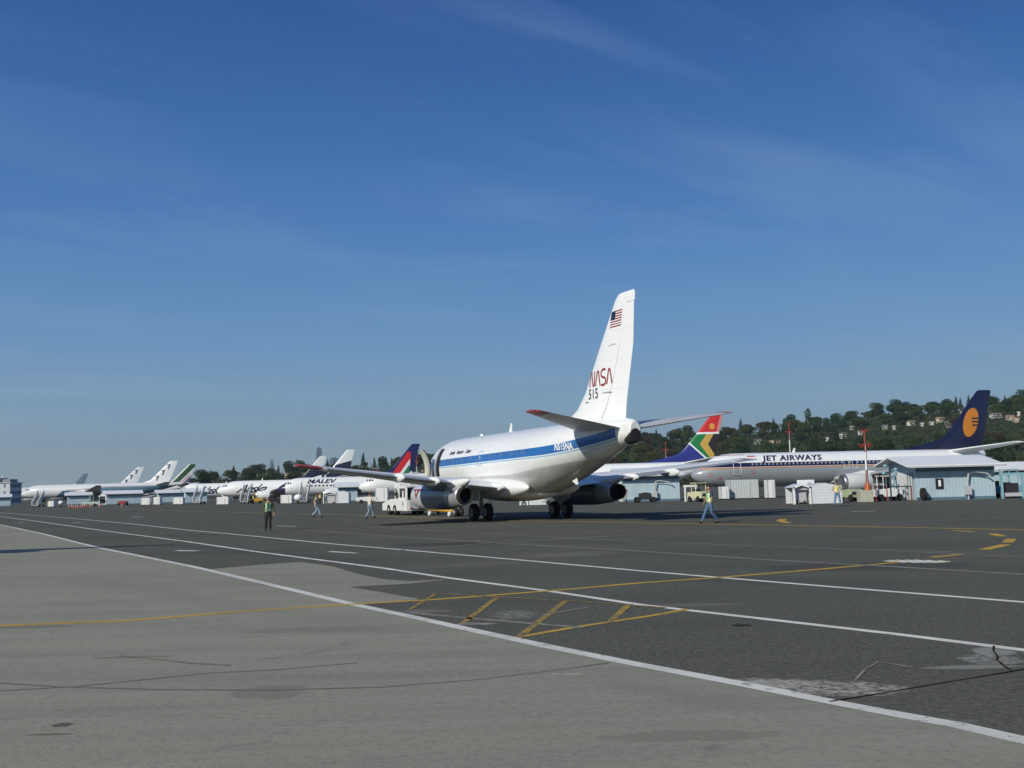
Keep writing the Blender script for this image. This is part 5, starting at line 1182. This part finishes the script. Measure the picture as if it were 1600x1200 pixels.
def leafmat(name, c, c2):
    return MAT(name, c, [(lambda x, y, z, n: n(.55, 3).ramp(.42, .62), c2)], rough=.8, spec=.15)
LM = {'dark': leafmat('dark_green_leaves', (.024, .046, .020), (.042, .072, .026)), 'mid': leafmat('mid_green_leaves', (.042, .075, .026), (.066, .098, .032)),
      'olive': leafmat('olive_leaves', (.068, .074, .026), (.048, .062, .024)), 'rust': leafmat('rusty_brown_leaves', (.068, .050, .028), (.046, .046, .026)),
      'fir': leafmat('fir_needles', (.018, .036, .021), (.030, .052, .026))}
BARK = MAT('bark', (.06, .045, .03), rough=.9)
def leaf_cloud(blobs, n, size, rg, droop=0):
    v = []; f = []
    tot = sum(b[3]*b[4] for b in blobs)
    for (x, y, z, rx, rz_) in blobs:
        for _ in range(int(n*rx*rz_/tot)):
            th = rg.uniform(0, 2*PI); cz = rg.uniform(-.75, 1); sr = math.sqrt(max(0, 1-cz*cz)); q = rg.uniform(.72, 1.08)
            p = Vector((x+rx*q*sr*math.cos(th), y+rx*q*sr*math.sin(th), z+rz_*q*cz))
            a = Vector((rg.gauss(0, 1), rg.gauss(0, 1), rg.gauss(0, .6))).normalized(); b = a.cross(Vector((rg.gauss(0, 1), rg.gauss(0, 1), rg.gauss(0, 1)))).normalized()
            s_ = size*rg.uniform(.6, 1.4); k = len(v)
            v += [p-a*s_, p-b*s_*.7, p+a*s_, p+b*s_*.7]; f.append((k, k+1, k+2, k+3))
    m = MB(); m.v = [tuple(q) for q in v]; m.f = f; return m
def make_tree(kind, leaf, seed, H, W):
    rg = random.Random(seed); r = bpy.data.objects.new(kind, None); COL.objects.link(r)
    t = MB(); t.tube((0, 0, -.8), (0, 0, H*.45), H*.028, H*.016, 7)
    for k in range(4):
        a = rg.uniform(0, 6.28); t.tube((0, 0, H*(.2+.06*k)), (math.cos(a)*W*.28, math.sin(a)*W*.28, H*(.45+.08*k)), H*.012, H*.005, 5)
    t.build('trunk', BARK, r)
    if kind == 'broadleaf_tree':
        bl_ = [(rg.gauss(0, W*.20), rg.gauss(0, W*.20), H*rg.uniform(.32, .80), W*rg.uniform(.17, .30), H*rg.uniform(.11, .19)) for _ in range(13)]+[(0, 0, H*.55, W*.33, H*.28)]
        c = leaf_cloud(bl_, 4200, .34, rg)
    elif kind == 'conifer_tree':
        bl_ = [(rg.gauss(0, .15), rg.gauss(0, .15), H*(.12+.86*k/12), W*.5*(1-k/12.6)*rg.uniform(.8, 1.15)+.15, H*.055) for k in range(13)]
        t.tube((0, 0, H*.45), (0, 0, H), H*.014, .03, 6); c = leaf_cloud(bl_, 1200, .48, rg)
    else:
        bl_ = [(rg.gauss(0, W*.12), rg.gauss(0, W*.12), H*(.12+.8*k/9), W*(.40-.22*abs(k/9-.4)), H*.09) for k in range(10)]
        c = leaf_cloud(bl_, 1200, .5, rg)
    c.build('crown', LM[leaf], r)
    r.location = (0, -200-seed*20, 0)
    return r
protos = {}
specs = [('broadleaf_tree', 'dark', 11, 14, 13), ('broadleaf_tree', 'dark', 12, 12, 14), ('broadleaf_tree', 'mid', 13, 13, 12), ('broadleaf_tree', 'mid', 14, 11, 13), ('broadleaf_tree', 'olive', 15, 12, 13), ('broadleaf_tree', 'rust', 16, 12, 12),
         ('conifer_tree', 'fir', 17, 20, 8), ('poplar_tree', 'dark', 18, 26, 6)]
words = {'dark': 'dark green', 'mid': 'mid green', 'olive': 'olive', 'rust': 'rusty brown', 'fir': 'dark'}
kinds = {'broadleaf_tree': 'rounded broadleaf tree', 'conifer_tree': 'pointed conifer', 'poplar_tree': 'tall narrow poplar'}
used_p = {}
HOUSES = []
def place_tree(i, X, Y, sc, label, group, zoff=0):
    k, leaf, seed, H, W = specs[i]
    if i not in protos: protos[i] = make_tree(k, leaf, seed, H, W); o = protos[i]
    else: o = copy_tree(protos[i], cmap=CM(protos[i]))
    o.location = (X, Y, hz(X, Y)+zoff); o.rotation_euler = (0, 0, rng.uniform(0, 6.28)); o.scale = (sc*rng.uniform(.9, 1.1), sc*rng.uniform(.9, 1.1), sc)
    o['label'] = label; o['category'] = 'tree'; o['group'] = group
    return o
_cm = {}
def CM(o):
    if o.name not in _cm: _cm[o.name] = {o.name: [c for c in bpy.data.objects if c.parent == o]}
    return _cm[o.name]
# distinctive trees on the skyline (column, tree index, picture height of the top)
def sky_tree(i, u, vtop, label, Yd=1040):
    p = AT(u, vtop, Yd); H = specs[i][3]; g0 = hz(p.x, Yd)
    sc = max(.6, (p.z-g0)/H)
    return place_tree(i, p.x, Yd, sc, label, 'trees on the skyline')
for i, u, v, lab in ((7, 1259, 640, 'left of the tall pair of narrow poplars'), (7, 1264, 638, 'right of the tall pair of narrow poplars'), (6, 1225, 653, 'small pointed conifer left of the poplars'),
        (6, 1493, 619, 'pointed conifer just left of the navy tail'), (6, 1500, 621, 'slim conifer close against the left of the navy tail'), (6, 1513, 617, 'dark conifer touching the left edge of the navy tail'), (6, 1570, 617, 'pointed conifer in the gap right of the navy tail'),
        (0, 1400, 623, 'tallest dark rounded tree left of the navy tail'), (0, 1413, 627, 'rounded tree beside the tallest dark one'), (2, 1425, 630, 'lighter rounded tree right of the tallest dark one'), (1, 1460, 625, 'wide rounded crown between the tallest tree and the navy tail'), (1, 1475, 629, 'rounded crown just left of the conifers by the navy tail'),
        (0, 1597, 608, 'big dark tree at the right edge of the photo'), (0, 1585, 622, 'dark rounded tree left of the one at the right edge'), (0, 1555, 622, 'dark rounded tree just right of the navy tail'), (3, 1541, 618, 'green crown touching the right edge of the navy tail'),
        (5, 1193, 657, 'reddish brown crown left of the small conifer'), (1, 1205, 661, 'rounded crown left of the small conifer'), (4, 1165, 661, 'olive crown above the rainbow tail airliner'), (0, 1245, 660, 'dark crown between small conifer and poplars'), (0, 1290, 652, 'wide dark crown right of the poplars'), (0, 1320, 648, 'dark crown halfway between poplars and mast'),
        (5, 1355, 641, 'reddish crown left above the near mast'), (6, 1366, 638, 'small conifer above the near mast'), (6, 1336, 647, 'little conifer left of the reddish crown'),
        (4, 1060, 672, 'olive crown left of the rainbow tail'), (4, 1020, 676, 'olive crown right of the research jet tail cone'), (5, 1075, 671, 'brownish crown beside the rainbow tail'), (1, 1092, 673, 'dark crown behind the rainbow tail'),
        (6, 585, 714, 'dark conifer between the white tail and the striped tail'), (0, 598, 718, 'dark rounded tree left of the striped tail'), (6, 618, 716, 'slim conifer left of the striped tail'), (6, 612, 719, 'small conifer left of the striped tail, in front of houses'), (0, 570, 721, 'dark crown right of the white tail'),
        (0, 383, 731, 'small dark peak tree over the left script-titled airliner'), (0, 455, 726, 'dark crown left of the far glass tower, the widest there'), (6, 435, 729, 'little conifer right of the pale far tower')):
    sky_tree(i, u, v, lab)
# crest row and slopes
houses_px = [(1184, 690, 13, 'pale green gabled'), (1206, 692, 9, 'cream'), (1217, 692, 7, 'cream'), (1293, 687, 6, 'small white'), (1318, 680, 13, 'white'), (1331, 668, 8, 'white'), (1345, 676, 9, 'pale'), (1383, 668, 10, 'grey'), (1397, 668, 6, 'white'), (1424, 662, 15, 'brown-roofed'), (1441, 663, 7, 'white'), (1456, 662, 9, 'white'),
             (1470, 656, 16, 'cream'), (1484, 663, 15, 'white low'), (1503, 645, 7, 'white'), (1546, 640, 12, 'cream'), (1556, 650, 20, 'white'), (1578, 653, 15, 'tan-roofed'), (1588, 657, 12, 'cream'), (1592, 646, 6, 'small white')]
lefth = [(550, 727, 16, 'cream'), (563, 733, 14, 'brick red'), (586, 735, 14, 'brick red'), (601, 738, 9, 'tan'), (608, 727, 5, 'white'), (449, 743, 9, 'cream'), (455, 741, 7, 'orange-roofed'), (412, 745, 7, 'white'), (478, 744, 10, 'tan'), (663, 738, 10, 'tan'), (676, 742, 9, 'brick red'), (690, 736, 8, 'cream'), (392, 746, 5, 'pale'), (640, 742, 9, 'grey')]
def hit(u, v):
    """march along the sight line of (u, v) to the slope"""
    d = ray(u, v); Y = Y0
    while Y < Y1+40:
        p = d*Y+Vector((0, 0, CH))
        if p.z <= hz(p.x, Y): return Vector((p.x, Y, hz(p.x, Y)))
        Y += 4
    p = d*(Y1-5)+Vector((0, 0, CH)); return Vector((p.x, Y1-5, hz(p.x, Y1-5)))
wallc = {'w': MAT('white_house_wall', (.52, .51, .46), rough=.8), 'c': MAT('cream_house_wall', (.50, .42, .32), rough=.8), 'g': MAT('grey_green_house_wall', (.28, .33, .30), rough=.8), 'b': MAT('brick_house_wall', (.20, .09, .065), rough=.8)}
roofc = {'d': MAT('grey_house_roof', (.16, .15, .14), rough=.9), 't': MAT('tan_house_roof', (.28, .19, .13), rough=.9)}
HP = []
for (u, v, wpx, desc) in houses_px+lefth:
    p = hit(u, v+4); w = wpx*.8*p.y/1602; d = w*.6; h = max(4.5, w*.34)
    wk = 'b' if 'brick' in desc else ('g' if 'green' in desc or desc == 'grey' else ('c' if 'cream' in desc or 'tan' in desc else 'w')); rk = 't' if ('tan' in desc or 'brown' in desc or 'orange' in desc or 'cream' in desc) else 'd'
    side = 'on the right hillside' if u > 1000 else 'on the low hill at left'
    near = ('above the rainbow-tailed and navy-tailed jets' if u < 1240 else 'below the crown row left of the near mast' if u < 1350 else 'between the near mast and the navy tail' if u < 1510 else 'right of the navy tail') if u > 1000 else ('between the white tail and the striped tail' if 530 < u < 620 else 'right of the striped tail' if u > 620 else 'above the script-titled airliners')
    r = empty('house', (p.x, p.y, p.z-1), rng.uniform(-.5, .5), '', 'house', 'houses on the wooded slopes')
    HP.append((r, desc, near, u, v))
    MB().box((0, 0, h/2), (w, d, h)).build('wall', wallc[wk], r)
    MB().prism([(-d*.6, h), (0, h+d*.28), (d*.6, h), (d*.6, h-.25), (-d*.6, h-.25)], -w*.54, w*.54, 'X').build('roof', roofc[rk], r)
    nw = max(2, int(w/2.4))
    for k in range(nw):
        MB().box((-w*.4+w*.8*k/(nw-1), -d/2-.03, h*.62), (w*.32/nw+.3, .08, 1.2)).build('window', M['glass'], r)
from collections import defaultdict
gcount = defaultdict(list)
for t_ in HP: gcount[(t_[1], t_[2])].append(t_)
ordw = ['left', 'second', 'third', 'fourth']
for (d_, n_), L_ in gcount.items():
    L_.sort(key=lambda q: q[3])
    for i, q in enumerate(L_):
        pre = '' if len(L_) == 1 else (['left ', 'right '][i] if len(L_) == 2 else ['leftmost ', 'second ', 'third ', 'fourth ', 'fifth ', 'sixth '][i] if i < len(L_)-1 else 'rightmost ')
        q[0]['label'] = f'{pre}{d_} house {n_}'
def clear(X, Y):
    for q in HP:
        l = q[0].location
        if Y < l.y+5 and Y > l.y-120:                      # keep the sight lines to the houses open
            ux = X/Y*1602; lx = l.x/l.y*1602
            if abs(ux-lx) < 11 and hz(X, Y)+11 > (l.z-CH)*Y/l.y+CH: return False
    return True
cnt = 0; lr = random.Random(3)
ti = [0, 1, 2, 3, 4, 5, 0, 1, 0, 2, 6]
regs = [('trees on the right hillside', 925, 1660, 185), ('trees on the low hill at left', 305, 925, 70)]
for grp, u0, u1, n in regs:
    rows = [(1045, .0), (985, .18), (900, .36), (800, .56), (700, .75), (600, .9)] if u0 > 900 else [(1045, 0), (930, .4), (700, .8)]
    per = n//len(rows)
    for (Yr, ph) in rows:
        nr = int(per*(1.0 if Yr > 900 else 1.0))
        for k in range(nr):
            u = u0+(u1-u0)*(k+ph+lr.uniform(-.45, .45))/nr; Y = Yr+lr.uniform(-28, 20); X = (u-800)/1602*Y
            if not clear(X, Y): continue
            i = ti[lr.randrange(len(ti))]
            if u < 1110 and u > 925 and lr.random() < .5: i = lr.choice([4, 5, 2])
            sc = lr.uniform(.85, 1.25)*(1.0 if Yr > 900 else .95)
            if specs[i][0] == 'conifer_tree': sc *= .75
            if hz(X, Y) < 2 and Yr > 1000 and u < 320: sc *= .6
            side = 'right hillside' if u0 > 900 else 'low hill at left'
            place_tree(i, X, Y, sc, f"{words[specs[i][1]]} {kinds[specs[i][0]]} in the wood on the {side}", f"{words[specs[i][1]]} {kinds[specs[i][0]]}s on the {side}"); cnt += 1
# far single tree beyond the sevens tails and low scrub
# understory: a rough ground cover of shrubs filling the slope between the trees
ub = []
ur = random.Random(9)
v = []; f = []
for _ in range(48000):
    Y = ur.uniform(Y0+10, Y1+10); u = ur.uniform(290, 1680); X = (u-800)/1602*Y; z = hz(X, Y)
    if z < 1.0: continue
    hh = abs(ur.gauss(0, 2.2)); p = Vector((X, Y, z+hh)); a = Vector((ur.gauss(0, 1), ur.gauss(0, 1), ur.gauss(0, .6))).normalized(); b = a.cross(Vector((ur.gauss(0, 1), ur.gauss(0, 1), ur.gauss(0, 1)))).normalized(); s_ = ur.uniform(.45, 1.0); k = len(v)
    v += [tuple(p-a*s_), tuple(p-b*s_), tuple(p+a*s_), tuple(p+b*s_)]; f.append((k, k+1, k+2, k+3))
MB().add(v, f).build('undergrowth', MAT('undergrowth_leaves', (.040, .062, .024), [(lambda x, y, z, n: n(.04, 5).ramp(.42, .6), (.05, .05, .022)), (lambda x, y, z, n: n(.07, 4).ramp(.62, .7), (.10, .07, .04))], rough=.9, spec=.1), label='low shrubs and undergrowth covering the wooded slopes', cat='undergrowth', kind='stuff')
# dark tree far left beyond the tails
p = AT(281, 772, 700); o = place_tree(0, p.x, 700, 1.0, 'lone dark bushy tree between the sevens tail and the green tail', 'lone far trees'); o.location.z = 0; 
# skyline towers
tg = MAT('blue_grey_glass_tower', (.075, .105, .14), [(lambda x, y, z, n: (((z/14).frac()-.5).abs() > .38)*.5, (.11, .14, .17))], rough=.4); tg2 = MAT('pale_tower_stone', (.30, .30, .38), [(lambda x, y, z, n: (((z/12).frac()-.5).abs() > .36)*.4, (.16, .18, .26))], rough=.7)
def tower(u0, u1, vt, Y, label, mat, tiers=((1, 1),), name='tower'):
    a, b, c = AT(u0, 750, Y), AT(u1, 750, Y), AT((u0+u1)/2, vt, Y); w = b.x-a.x
    r = empty(name, ((a.x+b.x)/2, Y, 0), .1, label, 'tower', 'far city towers'); H = c.z
    for i, (k, q) in enumerate(tiers):
        z0 = 0 if i == 0 else H*tiers[i-1][1]
        MB().box((0, 0, (z0+H*q)/2), (w*k, w*k*.8, H*q-z0)).build('shaft' if i == 0 else 'upper_tier', mat, r, bevel=w*.04)
    MB().box((0, 0, H+3), (w*.4, w*.4, 6)).build('roof_plant', mat, r)
    MB().box((0, -w*.41, H*.5), (w*.25, w*.02, H*.96)).build('window_band', M['letter_navy'] if mat is tg else tg, r)
    return r
tower(494.5, 503, 700, 6800, 'tall dark glass tower far off above the red wingtip', tg, ((1, .93), (.86, 1)))
tower(516, 530, 716, 6500, 'broad blue-grey tower block right of the tall dark tower', tg, ((1, 1),))
tower(508, 516, 724, 6300, 'lower blue tower between the tall one and the broad block', tg, ((1, 1),))
tower(419, 430, 719, 6000, 'pale stepped tower far off at left above the low hill', tg2, ((1, .72), (.7, .9), (.35, 1)))
# control building at the far left edge
a, b = AT(-30, 760, 520), AT(25, 760, 520)
r = empty('airport_building', ((a.x+b.x)/2, 520, 0), 0, 'white and dark airport building with stepped roof at the left edge', 'building')
bm_ = MAT('pale_building_wall', (.50, .53, .56), [(lambda x, y, z, n: (((x/3.1).frac()-.5).abs() > .30)*(((z/3.6).frac()-.5).abs() < .25)*.8, (.06, .10, .15))], rough=.6)
MB().box((0, 0, 5.2), (b.x-a.x, 12, 10.4)).build('wall', bm_, r); ug = MAT('grey_upper_wall', (.20, .23, .27), rough=.6); MB().box((-1.5, -1, 11.6), (9.5, 8, 2.6)).build('upper_storey', ug, r); MB().box((5.2, 0, 11.2), (5, 8, 2.2)).build('upper_storey', ug, r)
MB().box((0, 0, 10.55), (b.x-a.x+1, 13, .35)).build('roof', M['plain_grey'], r); MB().tube((2, 0, 12), (2, 0, 14.6), .25).build('chimney', M['white'], r)

# ------------------------------------------------------------ air
hz_ = MB().box((0, 3400, 199), (9000, 8000, 410)).build('haze', (vm_ := bpy.data.materials.new('haze_air')), kind='stuff')
vm_.use_nodes = True; nt = vm_.node_tree; nt.nodes.clear()
pv = nt.nodes.new('ShaderNodeVolumePrincipled'); ou = nt.nodes.new('ShaderNodeOutputMaterial'); nt.links.new(pv.outputs[0], ou.inputs['Volume'])
pv.inputs['Color'].default_value = (.74, .86, .90, 1); pv.inputs['Density'].default_value = 0.9e-4; pv.inputs['Anisotropy'].default_value = .3
S.cycles.volume_bounces = 0
